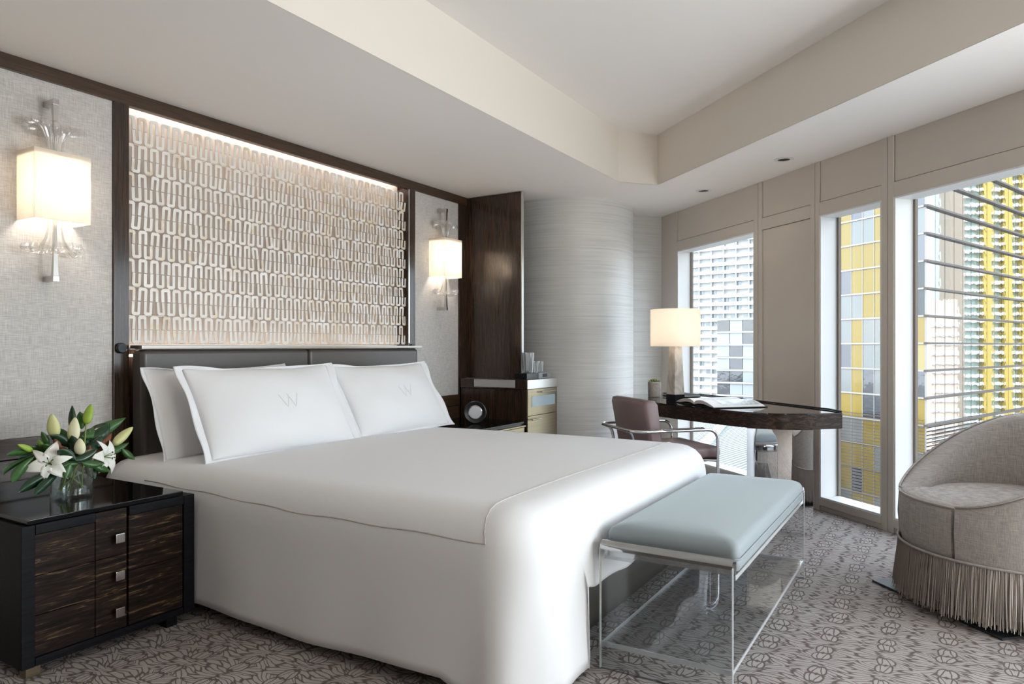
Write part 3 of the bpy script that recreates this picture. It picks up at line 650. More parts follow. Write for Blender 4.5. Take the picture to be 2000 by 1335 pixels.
# ------------------------------------------------------------------ wall sconces
def make_sconce(x, label):
    t = thing('wall_sconce', label, 'wall lamp', (x, 0.012, 1.53), 'sconces either side of the bed')
    yc = -0.075
    b = MB()
    b.box((x - 0.014, yc - 0.014, 1.535), (x + 0.014, 0.012, 1.563), 0.002); b.build('bracket', M_nickel, t)
    b = MB(); b.box((x - 0.014, yc - 0.014, 2.392), (x + 0.014, 0.012, 2.42), 0.002); b.build('bracket', M_nickel, t)
    b = MB(); P = []
    for z, r in ((1.563, 0.012), (1.66, 0.008), (1.9, 0.006), (2.06, 0.006), (2.30, 0.008), (2.392, 0.012)): P.append([Vector((x + r * a, yc + r * c, z)) for a, c in ((-1, -1), (1, -1), (1, 1), (-1, 1))])
    b.grid(P, closeu=True); b.build('rod', M_nickel, t, smooth=20)
    sh = MB(); prof_ = [(x - 0.128, 0.011), (x - 0.128, -0.155), (x + 0.128, -0.155), (x + 0.128, 0.011), (x + 0.125, 0.011), (x + 0.125, -0.152), (x - 0.125, -0.152), (x - 0.125, 0.011)]
    for i in range(4):
        a, c = prof_[i], prof_[7 - i]
    lo = [sh.v((p[0], p[1], 1.822)) for p in prof_]; hi = [sh.v((p[0], p[1], 2.152)) for p in prof_]
    for i in range(8): sh.face([lo[i], lo[(i + 1) % 8], hi[(i + 1) % 8], hi[i]])
    for q in ((0, 1, 6, 7), (1, 2, 5, 6), (2, 3, 4, 5)): sh.face([lo[i] for i in q]); sh.face([hi[i] for i in q[::-1]])
    sh.build('lamp_shade', M_shade, t, smooth=0, label='rectangular linen shade')
    df = MB(); df.box((x - 0.124, -0.150, 2.128), (x + 0.124, 0.010, 2.131)); df.build('added_diffuser', M_shade, t, smooth=0)  # added plate over the open shade, softens bulb light on the ceiling
    for sg, zb, nm in ((1, 2.09, 'glass_flower'), (-1, 1.875, 'glass_flower')):
        b = MB(); pr = [(0.030, 0.0), (0.031, 0.08), (0.040, 0.13), (0.058, 0.17), (0.083, 0.196), (0.105, 0.207), (0.120, 0.200), (0.126, 0.183), (0.118, 0.170)]
        def rad(th, i): k = i / 8; return 1 + (0.10 + 0.05 * k) * math.cos(14 * th) + 0.10 * k * math.sin(3 * th + 1.0 * sg)
        rings = []
        for i, (r, z) in enumerate(pr):
            rings.append([Vector((x + r * rad(2 * PI * k / 112, i) * math.cos(2 * PI * k / 112), yc + 0.62 * r * rad(2 * PI * k / 112, i) * math.sin(2 * PI * k / 112), zb + sg * z + (0.02 * (i / 8) ** 2 * sg * math.sin(2 * (2 * PI * k / 112) + 0.7)))) for k in range(112)])
        b.grid(rings, closeu=True); b.build(nm, M_flute, t, smooth=80, label='fluted clear glass flower')
    b = MB(); b.M = Matrix.Translation((x - 0.045, yc - 0.0, 1.985)); b.lathe([(0.002, -0.03), (0.018, -0.02), (0.022, 0.0), (0.018, 0.02), (0.002, 0.03)], n=14); b.build('bulb', M_bulb, t)
    b = MB(); b.M = Matrix.Translation((x + 0.055, yc - 0.0, 1.985)); b.lathe([(0.002, -0.03), (0.018, -0.02), (0.022, 0.0), (0.018, 0.02), (0.002, 0.03)], n=14); b.build('bulb', M_bulb, t)
    return t
SCW = 3.6
s1 = make_sconce(1.778, 'glass and linen wall sconce glowing above the flower vase, left of bed')
s2 = make_sconce(4.955, 'glass and linen wall sconce glowing between bed and tall partition')
for x, s in ((1.778, s1), (4.955, s2)):
    lamp('bulb_light', 'POINT', (0.01, -0.075 - 0.012 - 0.02, 1.985 - 1.53), SCW, (1.0, 0.90, 0.78), 0.03, parent=s)

# ------------------------------------------------------------------ vase and lilies
VC = Vector((1.592, -0.60, 0.586))
VS = thing('vase', 'round clear glass vase of water on the nightstand', 'vase', VC)
b = MB(); b.lathe([(0.001, 0), (0.078, 0.0), (0.080, 0.004), (0.080, 0.15), (0.0765, 0.15), (0.0765, 0.014), (0.001, 0.012)], VC, 48, cap=False); b.build('glass_wall', M_glass, VS, smooth=50)
b = MB(); b.lathe([(0.001, 0.0145), (0.0755, 0.0145), (0.0755, 0.098), (0.001, 0.098)], VC, 40, cap=False); b.build('water', M_water, VS, smooth=50)
M_leafd = mat('dark_glossy_leaf', (0.012, 0.040, 0.016), 0.22)
M_leafg = mat('green_leaf', (0.035, 0.105, 0.022), 0.32)
M_leafl = mat('light_green_leaf', (0.14, 0.25, 0.045), 0.4)
M_rust = mat('rust_leaf_back', (0.16, 0.055, 0.022), 0.6)
M_stem = mat('green_stem', (0.17, 0.24, 0.06), 0.45)
M_petal = mat('white_petal', (0.80, 0.80, 0.74), 0.5); bsdf(M_petal).inputs['Subsurface Weight'].default_value = 0.15; bsdf(M_petal).inputs['Subsurface Radius'].default_value = (0.02, 0.02, 0.01)
M_bud = mat('cream_bud', (0.60, 0.60, 0.28), 0.5)
M_budc = mat('pale_cream_bud', (0.74, 0.72, 0.48), 0.5)
M_budg = mat('green_bud', (0.28, 0.42, 0.05), 0.45)
M_anther = mat('dark_anther', (0.06, 0.02, 0.01), 0.8)
def blade(b, base, tip, width, bow=0.1, side=None, fold=0.25, n=9, shape=1.0):
    base, tip = Vector(base), Vector(tip); ax = tip - base; ln = ax.length; t = ax.normalized()
    s = side.normalized() if side is not None else t.cross(Vector((0, 0, 1)))
    if s.length < 1e-4: s = Vector((1, 0, 0))
    s = (s - t * s.dot(t)).normalized(); up = s.cross(t).normalized()
    if up.z < 0 and side is None: up = -up
    P = []
    for i in range(n + 1):
        k = i / n; c = base + ax * k + up * (bow * ln * 4 * k * (1 - k)); wv = width * 0.5 * (math.sin(PI * min(1, k ** shape)) ** 0.8 if 0 < k < 1 else 0.02)
        P.append([c - s * wv + up * (fold * wv), c, c + s * wv + up * (fold * wv)])
    b.grid(P)
def solid(o, t=0.0012): m = o.modifiers.new('thick', 'SOLIDIFY'); m.thickness = t
def stem(par, p, q, r=0.0035, bow=0.1, m=None, name='stem'):
    p, q = Vector(p), Vector(q); pts = []
    for i in range(9):
        k = i / 8; pts.append(p + (q - p) * k + Vector((0, 0, bow * (q - p).length * 4 * k * (1 - k) * 0.5)))
    b = MB(); b.tube(pts, r, 7); return b.build(name, m or M_stem, par, smooth=80)
def inside(a, z=0.03, r=0.055): return VC + Vector((r * math.cos(a), r * math.sin(a), z))
def lily_open(label, c, axis, size, a0, mouth):
    t = thing('lily', label, 'flower', VC); c = Vector(c); axis = Vector(axis).normalized()
    e1 = axis.orthogonal().normalized(); e2 = axis.cross(e1)
    for k in range(6):
        a = a0 + k * PI / 3; d = e1 * math.cos(a) + e2 * math.sin(a); inner = k % 2
        b = MB(); ln = size * (1.0 if inner else 0.92); wd_ = size * (0.62 if inner else 0.42); P = []
        sd_ = axis.cross(d).normalized()
        for i in range(10):
            q = i / 9; rr = ln * (0.10 + 0.95 * q) * (0.25 + 0.75 * q); hh = size * (0.10 + 0.75 * q - 0.72 * q * q * q)
            wv = wd_ * 0.5 * (math.sin(PI * (0.10 + 0.90 * q) ** 0.95) ** 0.75 if q < 1 else 0.03)
            cpt = c - axis * size * 0.45 + d * rr + axis * hh
            P.append([cpt - sd_ * wv + axis * 0.10 * wv + sd_ * 0.0, cpt - sd_ * wv * 0.5 - axis * 0.04 * wv, cpt - axis * 0.10 * wv, cpt + sd_ * wv * 0.5 - axis * 0.04 * wv, cpt + sd_ * wv + axis * 0.10 * wv + axis * 0.05 * wv * math.sin(q * 9 + k)])
        b.grid(P); solid(b.build('petal', M_petal, t, smooth=80))
    for k in range(5):
        a = k * 2 * PI / 5 + 0.3; d = e1 * math.cos(a) + e2 * math.sin(a); p0 = c - axis * size * 0.35; p1 = c + d * size * 0.17 + axis * size * 0.20
        st = stem(t, p0, p1, 0.0012, 0.0, M_leafl, 'stamen')
        b = MB(); b.tube([p1 - d * 0.004, p1 + d * 0.004], 0.0022, 6); b.build('anther', M_anther, st)
    stem(t, c - axis * size * 0.42, mouth, 0.004, 0.05); return t
def bud(label, base, tip, width, m, foot, name='lily_bud'):
    t = thing(name, label, 'flower bud', VC); base, tip = Vector(base), Vector(tip); ax = tip - base; tt = ax.normalized(); e1 = tt.orthogonal().normalized(); e2 = tt.cross(e1)
    P = []; n = 24
    for i in range(13):
        k = i / 12; r = width * 0.5 * (max(0.0, math.sin(PI * (0.05 + 0.93 * k ** 0.85))) ** 0.62) * (1 - 0.18 * k)
        if i == 0: r = width * 0.12
        P.append([base + ax * k + (e1 * math.cos(2 * PI * j / n) + e2 * math.sin(2 * PI * j / n)) * r * (1 + 0.07 * math.cos(3 * 2 * PI * j / n)) for j in range(n)])
    b = MB(); V = b.grid(P, closeu=True); b.face(V[-1]); b.face(V[0][::-1]); b.build('bud', m, t, smooth=70)
    stem(t, base, foot, 0.0032, 0.05); return t
y0 = -0.62
mouth = lambda a, rr=0.05: VC + Vector((rr * math.cos(a), rr * math.sin(a), 0.03))
lily_open('open white lily facing out over the left side of the vase', at(95, 903, -0.70), (-0.45, -0.75, 0.25), 0.088, 0.5, mouth(0.3))
lily_open('open white lily leaning right towards the bed', at(214, 890, -0.64), (0.45, -0.85, 0.15), 0.085, 0.2, mouth(2.6))
bud('tall cream lily bud standing upright on the left of the bouquet', at(108, 853, -0.60), at(101, 808, -0.60), 0.052, M_bud, mouth(1.0))
bud('pale cream lily bud upright in the middle of the bouquet', at(143, 862, -0.62), at(147, 815, -0.62), 0.050, M_budc, mouth(2.0))
bud('small cream lily bud low at the centre front', at(157, 887, -0.70), at(156, 856, -0.70), 0.046, M_budc, mouth(4.0))
bud('long cream lily bud slanting out to the right', at(222, 868, -0.58), at(259, 834, -0.56), 0.045, M_bud, mouth(3.0))
bud('bright green lily bud, highest of the bouquet', at(168, 828, -0.58), at(178, 789, -0.57), 0.042, M_budg, mouth(5.0))
bud('small green lily bud pointing out to the far left', at(63, 880, -0.62), at(35, 868, -0.64), 0.026, M_budg, mouth(0.1))
bud('small green lily bud tucked behind the tall cream bud', at(84, 872, -0.58), at(74, 858, -0.57), 0.024, M_leafl, mouth(0.6))
def sprig(label, leaves, foot):
    t = thing('foliage_sprig', label, 'foliage', VC); hub = VC + Vector((0, 0, 0.17))
    for (u0, v0, ya, u1, v1, yb, wd_, mm, bow) in leaves:
        b = MB(); vd = (at(u0, v0, ya) - CAM).normalized(); ax = at(u1, v1, yb) - at(u0, v0, ya)
        blade(b, at(u0, v0, ya), at(u1, v1, yb), wd_, bow, side=ax.cross(vd) + vd * 0.25 * ax.length, fold=0.18)
        solid(b.build('leaf', mm, t, smooth=80))
    stem(t, hub, foot, 0.004, 0.0)
    return t
sprig('dark glossy leaves spreading to the right of the bouquet', [(160, 852, -0.60, 246, 815, -0.56, 0.060, M_leafg, 0.12), (172, 862, -0.58, 214, 826, -0.55, 0.075, M_leafd, -0.05), (176, 884, -0.62, 218, 845, -0.57, 0.055, M_rust, 0.02),
    (206, 884, -0.60, 252, 864, -0.57, 0.036, M_leafg, 0.12), (238, 876, -0.58, 264, 897, -0.60, 0.030, M_leafg, 0.1), (180, 905, -0.66, 216, 920, -0.68, 0.034, M_leafg, 0.15), (168, 902, -0.68, 176, 868, -0.66, 0.022, M_rust, 0.05), (172, 900, -0.64, 186, 935, -0.66, 0.042, M_leafd, 0.1)], mouth(2.2))
sprig('long green leaves arching down on the left of the vase', [(76, 880, -0.62, 12, 888, -0.66, 0.026, M_leafg, 0.10), (70, 886, -0.64, 8, 928, -0.70, 0.020, M_leafg, 0.35), (68, 890, -0.66, 24, 942, -0.72, 0.040, M_leafg, 0.2), (78, 900, -0.62, 35, 895, -0.62, 0.045, M_leafd, 0.2),
    (112, 918, -0.70, 36, 962, -0.74, 0.042, M_leafd, 0.12), (118, 920, -0.70, 66, 968, -0.76, 0.036, M_leafd, 0.1), (104, 884, -0.58, 56, 872, -0.56, 0.03, M_leafg, 0.1)], mouth(0.4))
sprig('upright dark leaves among the lily buds', [(140, 846, -0.58, 141, 791, -0.56, 0.030, M_leafd, 0.02), (160, 838, -0.57, 156, 803, -0.56, 0.040, M_leafg, 0.05), (146, 876, -0.64, 98, 850, -0.64, 0.040, M_leafd, 0.18), (96, 872, -0.60, 81, 842, -0.59, 0.026, M_leafg, 0.0), (118, 880, -0.64, 106, 856, -0.63, 0.026, M_rust, 0.0),
    (120, 892, -0.66, 168, 884, -0.68, 0.050, M_leafd, 0.15), (156, 905, -0.70, 122, 912, -0.70, 0.032, M_leafg, 0.15), (150, 885, -0.60, 172, 855, -0.58, 0.045, M_leafd, 0.1), (130, 880, -0.62, 114, 872, -0.66, 0.02, M_rust, 0.0)], mouth(3.4))

sprig('broad dark leaves filling the front of the bouquet above the vase', [(150, 900, -0.72, 112, 880, -0.73, 0.046, M_leafd, 0.15), (146, 898, -0.72, 190, 876, -0.72, 0.046, M_leafd, 0.15), (160, 903, -0.72, 205, 905, -0.73, 0.034, M_leafg, 0.15), (138, 905, -0.73, 128, 935, -0.74, 0.034, M_leafg, 0.05),
    (150, 890, -0.66, 140, 850, -0.64, 0.05, M_leafd, 0.0), (120, 890, -0.62, 84, 868, -0.60, 0.05, M_leafg, 0.1), (170, 880, -0.62, 200, 850, -0.60, 0.055, M_leafd, 0.1), (130, 870, -0.58, 118, 836, -0.56, 0.046, M_leafg, 0.0), (156, 866, -0.57, 176, 836, -0.56, 0.04, M_leafg, 0.0), (190, 890, -0.60, 232, 880, -0.57, 0.04, M_leafd, 0.12)], mouth(1.5))
# ------------------------------------------------------------------ desk
DZ = 0.785
DK = thing('desk', 'wedge shaped dark wood writing desk with glossy top along the windows', 'desk', (5.5, -2.2, 0))
front = [(5.088, -3.208), (4.93, -3.045), (4.83, -2.90), (4.80, -2.78), (4.83, -2.63), (4.905, -2.46), (5.01, -2.27), (5.14, -2.05), (5.32, -1.80), (5.58, -1.53), (5.86, -1.33), (6.02, -1.30)]
back = [(6.33, -1.60), (6.30, -1.90), (6.0, -2.27), (5.6, -2.72), (5.25, -3.11)]
poly = front + back
def crom(P, n=6):
    out = []; Q = [Vector(p) for p in P]; Q = [2 * Q[0] - Q[1]] + Q + [2 * Q[-1] - Q[-2]]
    for i in range(1, len(Q) - 2):
        for k in range(n):
            t = k / n; a, b_, c, d = Q[i - 1], Q[i], Q[i + 1], Q[i + 2]
            p = 0.5 * ((2 * b_) + (c - a) * t + (2 * a - 5 * b_ + 4 * c - d) * t * t + (3 * b_ - a - 3 * c + d) * t ** 3); out.append((p.x, p.y))
    return out + [tuple(P[-1])]
poly = crom(front) + back
b = MB(); b.prism(poly, DZ - 0.105, DZ - 0.008, 0.003, 1); b.build('apron', M_desk, DK, smooth=30)
b = MB(); b.prism(poly, DZ - 0.008, DZ, 0.002, 1); b.build('glass_top', M_desktop, DK, smooth=30, label='glossy dark glass top')
b = MB()
bk = [(6.30, -1.90), (6.0, -2.27), (5.6, -2.72), (5.25, -3.11), (5.10, -3.20)]
b.tube([(x, y, DZ + 0.006) for x, y in bk], 0.006, 6); b.build('back_rim', M_black, DK)
pl = []
px_, py_ = 4.80, -2.662
for k in range(29):
    th_ = math.radians(33) * k / 28; pl.append((px_, py_)); px_ += 0.0148 * math.sin(th_); py_ -= 0.0148 * math.cos(th_)
pl += [(5.06, -3.02), (5.10, -2.90), (5.02, -2.72), (4.90, -2.65)]
b = MB(); b.prism(pl, 0.0, DZ - 0.106); b.build('pedestal', M_mirror, DK, smooth=25, label='mirror polished steel pedestal')

# table lamp
LP = Vector((5.60, -1.915, DZ + 0.001))
TL = thing('table_lamp', 'alabaster table lamp with white drum shade on the desk', 'lamp', LP)
def sq(b, c, rows_, rot):
    P = []
    for hw, z in rows_: P.append([Vector((c.x + hw * 1.414 * math.cos(rot + PI / 4 + k * PI / 2), c.y + hw * 1.414 * math.sin(rot + PI / 4 + k * PI / 2), c.z + z)) for k in range(4)])
    V = b.grid(P, closeu=True); b.face(V[0][::-1]); b.face(V[-1])
M_alab = mat('alabaster', (0.52, 0.47, 0.42), 0.3); f_ = noise(M_alab, coords(M_alab, (6, 6, 4)), 1.4, 5, 0.6, 1.2); L(M_alab, ramp(M_alab, f_, [(0.3, (0.30, 0.26, 0.23)), (0.5, (0.56, 0.51, 0.46)), (0.7, (0.72, 0.68, 0.63))]), bsdf(M_alab).inputs['Base Color'])
rot_ = HEAD + math.radians(28)
b = MB(); sq(b, LP, [(0.052, 0.0), (0.052, 0.045)], rot_); b.build('plinth', M_black, TL, smooth=0)
b = MB(); sq(b, LP, [(0.050, 0.046), (0.036, 0.44)], rot_); b.build('column', M_alab, TL, smooth=0)
b = MB(); b.lathe([(0.200, 0.435), (0.200, 0.735), (0.1975, 0.735), (0.1975, 0.435), (0.200, 0.435)], LP, 64, cap=False); b.build('lamp_shade', M_shade, TL, smooth=50, label='white linen drum shade')
b = MB(); b.lathe([(0.002, 0.53), (0.022, 0.545), (0.028, 0.57), (0.022, 0.60), (0.002, 0.61)], LP, 16); b.build('bulb', M_bulb, TL)
b = MB(); b.tube([LP + Vector((0, 0, 0.44)), LP + Vector((0, 0, 0.53))], 0.008, 8); b.tube([LP + Vector((-0.197, 0, 0.70)), LP + Vector((0.197, 0, 0.70))], 0.002, 6); b.tube([LP + Vector((0, -0.197, 0.70)), LP + Vector((0, 0.197, 0.70))], 0.002, 6); b.tube([LP + Vector((0.012, 0, 0.5)), LP + Vector((0.04, 0, 0.6)), LP + Vector((0.01, 0, 0.70))], 0.0015, 5); b.build('harp', M_nickel, TL)
lamp('bulb_light', 'POINT', (0, 0, 0.585), 8.0, (1.0, 0.91, 0.80), 0.035, parent=TL)
# succulent
SP = Vector((5.83, -1.655, DZ + 0.001))
SU = thing('potted_succulent', 'small green succulent in a pale concrete pot on the desk', 'plant', SP)
M_conc = mat('concrete', (0.42, 0.40, 0.37), 0.85); f_ = noise(M_conc, coords(M_conc), 40, 5); L(M_conc, ramp(M_conc, f_, [(0.3, (0.34, 0.32, 0.29)), (0.7, (0.50, 0.48, 0.45))]), bsdf(M_conc).inputs['Base Color'])
b = MB(); b.lathe([(0.001, 0), (0.052, 0.0), (0.054, 0.004), (0.056, 0.128), (0.050, 0.130), (0.049, 0.112), (0.001, 0.110)], SP, 36, cap=False); b.build('pot', M_conc, SU, smooth=40)
b = MB(); b.lathe([(0.001, 0.1135), (0.0485, 0.1125)], SP, 24, cap=False); b.build('soil', mat('soil', (0.05, 0.035, 0.025), 0.95), SU)
M_succ = mat('succulent_green', (0.13, 0.19, 0.08), 0.45)
for k in range(16):
    a = k * 2.4; rr = 0.010 + 0.0022 * k; b = MB(); p = SP + Vector((rr * 0.6 * math.cos(a), rr * 0.6 * math.sin(a), 0.114)); q = SP + Vector((rr * 1.25 * math.cos(a), rr * 1.25 * math.sin(a), 0.162 - 0.0012 * k))
    b.tube([p, p.lerp(q, 0.4), p.lerp(q, 0.8), q], [0.004, 0.008, 0.006, 0.001], 6); b.build('leaf', M_succ, SU, smooth=80)
# notebook beside the lamp
NB = thing('notebook', 'slim dark notebook lying between the pot and the lamp', 'book', (5.93, -1.85, DZ + 0.001))
Mx = Matrix.Translation((6.02, -1.83, DZ + 0.001)) @ Matrix.Rotation(WANG, 4, 'Z')
b = MB(); b.M = Mx; b.box((-0.15, -0.10, 0.0), (0.15, 0.10, 0.006), 0.001); b.build('cover', M_black, NB)
b = MB(); b.M = Mx; b.box((-0.146, -0.096, 0.006), (0.146, 0.096, 0.020), 0.001); b.build('pages', mat('page_edges', (0.62, 0.64, 0.66), 0.7), NB)
b = MB(); b.M = Mx; b.box((-0.15, -0.10, 0.020), (0.15, 0.10, 0.025), 0.001); b.build('cover', M_black, NB)
# open picture book
BK = thing('open_book', 'large picture book lying open on the desk in front of the lamp', 'book', (5.29, -2.20, DZ + 0.001))
M_page = mat('book_page', (0.80, 0.79, 0.78), 0.45)
M_photo = mat('printed_photo_page', rough=0.35); f_ = noise(M_photo, coords(M_photo, (5, 9, 5)), 1.3, 4, 0.6, 0.6); L(M_photo, ramp(M_photo, f_, [(0.3, (0.18, 0.22, 0.16)), (0.45, (0.40, 0.45, 0.46)), (0.6, (0.70, 0.73, 0.76)), (0.75, (0.45, 0.42, 0.40))]), bsdf(M_photo).inputs['Base Color'])
bang = math.atan2(-0.70, -0.71)
Mx = Matrix.Translation((5.16, -2.19, DZ + 0.0015)) @ Matrix.Rotation(bang, 4, 'Z')     # local x along the near edge, local y away
b = MB(); b.M = Mx; b.box((-0.30, 0.0, 0.0), (0.30, 0.43, 0.005), 0.001); b.build('cover', M_black, BK)
for sg in (-1, 1):
    b = MB(); b.M = Mx; P = []
    def bow_(t): return 0.007 + 0.038 * (math.sin(PI * min(1.0, t * 1.0)) ** 0.7) * (1 - 0.55 * t) + 0.012 * (1 - t)
    ts = [i / 16 for i in range(17)]
    top = [(sg * 0.285 * t, bow_(t)) for t in ts]; low = [(sg * 0.285 * t, 0.0055 + 0.6 * max(0, bow_(t) - 0.022)) for t in ts]
    b.extr(top + low[::-1], 0.012, 0.418, lambda a, z, d: Vector((a, d, z))); pg_ = b.build('page_block', M_page, BK, smooth=40)
    b = MB(); b.M = Mx; b.grid([[Vector((sg * 0.285 * t, yy, bow_(t) + 0.0012)) for t in ts[3:15]] for yy in (0.10, 0.40)]); b.build('printed_photo', M_photo, pg_, smooth=80)

# ------------------------------------------------------------------ desk chair
CHB = Vector((4.516, -1.94, 0)) # centre of the rear face at the top of the back
def ch(f, s, z): p = CHB + WN * f + WD * s; return Vector((p.x, p.y, z))  # f forward, s across
DC = thing('desk_chair', 'mauve leather desk chair with chrome arms facing the desk', 'chair', ch(0.25, 0, 0))
b = MB()
prof_ = [(-0.005, 0.865), (0.03, 0.872), (0.075, 0.862), (0.095, 0.84), (0.135, 0.52), (0.05, 0.50), (0.04, 0.55), (-0.012, 0.84)]
P = []
for s in (-0.255, -0.247, -0.23, 0.23, 0.247, 0.255):
    ins = {0.255: 0.018, 0.247: 0.006, 0.23: 0.0}[abs(s)]
    cx = sum(p[0] for p in prof_) / 8; cz = sum(p[1] for p in prof_) / 8; P.append([ch(f + (ins if f < cx else -ins), s, z + (ins if z < cz else -ins)) for f, z in prof_])
V = b.grid(P, closeu=True); b.face(V[0][::-1]); b.face(V[-1]); b.build('backrest', M_mauve, DC, smooth=60)
b = MB(); b.box((0.085, -0.262, 0.475), (0.56, 0.262, 0.552), 0.028, 4, frame=lambda f, s, z: ch(f, s, z)); b.build('seat', M_mauve, DC, smooth=60)
b = MB(); b.box((0.10, -0.24, 0.452), (0.54, 0.24, 0.474), 0.004, 2, frame=lambda f, s, z: ch(f, s, z)); b.build('seat_frame', M_black, DC)
AZ = 0.672
def arc(c0, c1, c2, n=7):
    c0, c1, c2 = map(Vector, (c0, c1, c2)); return [(1 - k / n) ** 2 * c0 + 2 * (k / n) * (1 - k / n) * c1 + (k / n) ** 2 * c2 for k in range(n + 1)]
for sg in (-1, 1):
    s = sg * 0.30
    pts = [ch(0.505, s, 0.0), ch(0.505, s, AZ - 0.09)] + arc(ch(0.505, s, AZ - 0.08), ch(0.505, s, AZ), ch(0.42, s, AZ)) + [ch(0.2, s, AZ)] + arc(ch(0.03, s, AZ), ch(-0.09, s, AZ), ch(-0.09, sg * 0.20, AZ)) + [ch(-0.09, 0, AZ)]
    b = MB(); b.tube(pts, 0.011, 10); b.build('arm', M_chrome, DC, smooth=80, label='chrome armrest with front leg')
    b = MB(); b.tube(arc(ch(-0.09, sg * 0.16, AZ - 0.004), ch(-0.04, sg * 0.16, AZ - 0.01), ch(-0.035, sg * 0.16, AZ - 0.09)) + [ch(-0.035, sg * 0.16, 0.0)], 0.010, 10); b.build('leg', M_chrome, DC, smooth=80)
    b = MB(); b.tube([ch(0.505, s, 0.465), ch(0.42, sg * 0.235, 0.465)], 0.008, 8); b.tube([ch(-0.035, sg * 0.16, 0.462), ch(0.12, sg * 0.16, 0.462)], 0.008, 8); b.build('strut', M_chrome, DC, smooth=80)
    pb = MB(); pb.box((0.10, s - 0.016, AZ + 0.009), (0.40, s + 0.016, AZ + 0.016), 0.003, 1, frame=lambda f, q, z: ch(f, q, z)); pb.build('arm_pad', M_chrome, DC)

# ------------------------------------------------------------------ acrylic bench
BX0, BX1, BY0, BY1 = 2.462, 3.982, -3.143, -2.648
BN = thing('bench', 'clear acrylic bench with grey blue velvet cushion at the foot of the bed', 'bench', ((BX0 + BX1) / 2, (BY0 + BY1) / 2, 0))
for sg, xe in ((1, BX0), (-1, BX1)):
    b = MB(); b.box((xe, BY0, 0.0), (xe + sg * 0.014, BY1, 0.455)); b.build('end_panel', M_acryl, BN, smooth=0)
    for yy in (BY0, BY1):
        b = MB(); b.box((xe - sg * 0.0005, yy - 0.0015, 0.0), (xe + sg * 0.0145, yy + 0.0015, 0.455)); b.build('polished_edge', M_acredge, BN, smooth=0)
    # roll: half round from the end panel over to the seat plate
    outer = []; inner = []
    for k in range(13):
        a = PI - PI * k / 12; outer.append((xe + sg * (0.030 + 0.030 * math.cos(a)), 0.452 + 0.030 * math.sin(a))); inner.append((xe + sg * (0.030 + 0.016 * math.cos(a)), 0.452 + 0.016 * math.sin(a)))
    outer += [(xe + sg * 0.060, 0.418)]; inner += [(xe + sg * 0.046, 0.418)]
    b = MB(); b.extr(outer + inner[::-1], BY0, BY1, lambda a, z, d: Vector((a, d, z))); b.build('rolled_lip', M_acrtube, BN, smooth=50, label='rolled acrylic lip')
b = MB(); b.box((BX0 + 0.046, BY0, 0.404), (BX1 - 0.046, BY1, 0.418)); b.build('seat_plate', M_acryl, BN, smooth=0)
for yy in (BY0, BY1):
    b = MB(); b.box((BX0 + 0.046, yy - 0.0015, 0.403), (BX1 - 0.046, yy + 0.0015, 0.4185)); b.build('polished_edge', M_acredge, BN, smooth=0)
b = MB(); b.box((BX0 + 0.015, BY0 + 0.004, 0.083), (BX1 - 0.015, BY1 - 0.004, 0.095)); b.build('low_shelf', M_acryl, BN, smooth=0)
for a_, c_ in (((BX0 + 0.015, BY0 + 0.001, 0.082), (BX1 - 0.015, BY0 + 0.004, 0.096)), ((BX0 + 0.015, BY1 - 0.004, 0.082), (BX1 - 0.015, BY1 - 0.001, 0.096)), ((BX0 + 0.0145, BY0, 0.080), (BX0 + 0.020, BY1, 0.098)), ((BX1 - 0.020, BY0, 0.080), (BX1 - 0.0145, BY1, 0.098))):
    b = MB(); b.box(a_, c_); b.build('polished_edge', M_acredge, BN, smooth=0)
CU0, CU1, CV0, CV1 = BX0 + 0.066, BX1 - 0.066, BY0 - 0.006, BY1 + 0.004
n = 28; ga = [-math.cos(PI * i / n) for i in range(n + 1)]; gg = [0.65 * q + 0.35 * (-1 + 2 * i / n) for i, q in enumerate(ga)]
def cpt(u, v, z0):
    cu = (CU0 + CU1) / 2; cv = (CV0 + CV1) / 2; k = 1 - 0.004 * 0; return cu + u * (CU1 - CU0) / 2, cv + v * (CV1 - CV0) / 2
b = MB()
def rim(r, z): # rounded rectangle ring
    pts = []; a_, c_ = (CU1 - CU0) / 2 - r, (CV1 - CV0) / 2 - r; R_ = 0.03; cu = (CU0 + CU1) / 2; cv = (CV0 + CV1) / 2
    for q, (sx, sy) in enumerate(((1, 1), (-1, 1), (-1, -1), (1, -1))):
        for k in range(7):
            a = q * PI / 2 + k / 6 * PI / 2; pts.append(Vector((cu + sx * (a_ - R_) + R_ * math.cos(a), cv + sy * (c_ - R_) + R_ * math.sin(a), z)))
    return pts
zs = [(0.03, 0.4195), (0.006, 0.424), (0.0, 0.44), (0.001, 0.462), (0.003, 0.468), (0.001, 0.474), (0.002, 0.498), (0.010, 0.514), (0.026, 0.524), (0.06, 0.531), (0.12, 0.5345), (0.20, 0.536)]
V = b.grid([rim(r, z) for r, z in zs], closeu=True); b.face(V[0][::-1]); b.face(V[-1]); b.build('cushion', M_velvet, BN, smooth=80, label='grey blue velvet cushion')
b = MB(); b.tube(rim(-0.002, 0.468), 0.0035, 6, closed=True); b.build('piping', M_velvet, BN, smooth=80)

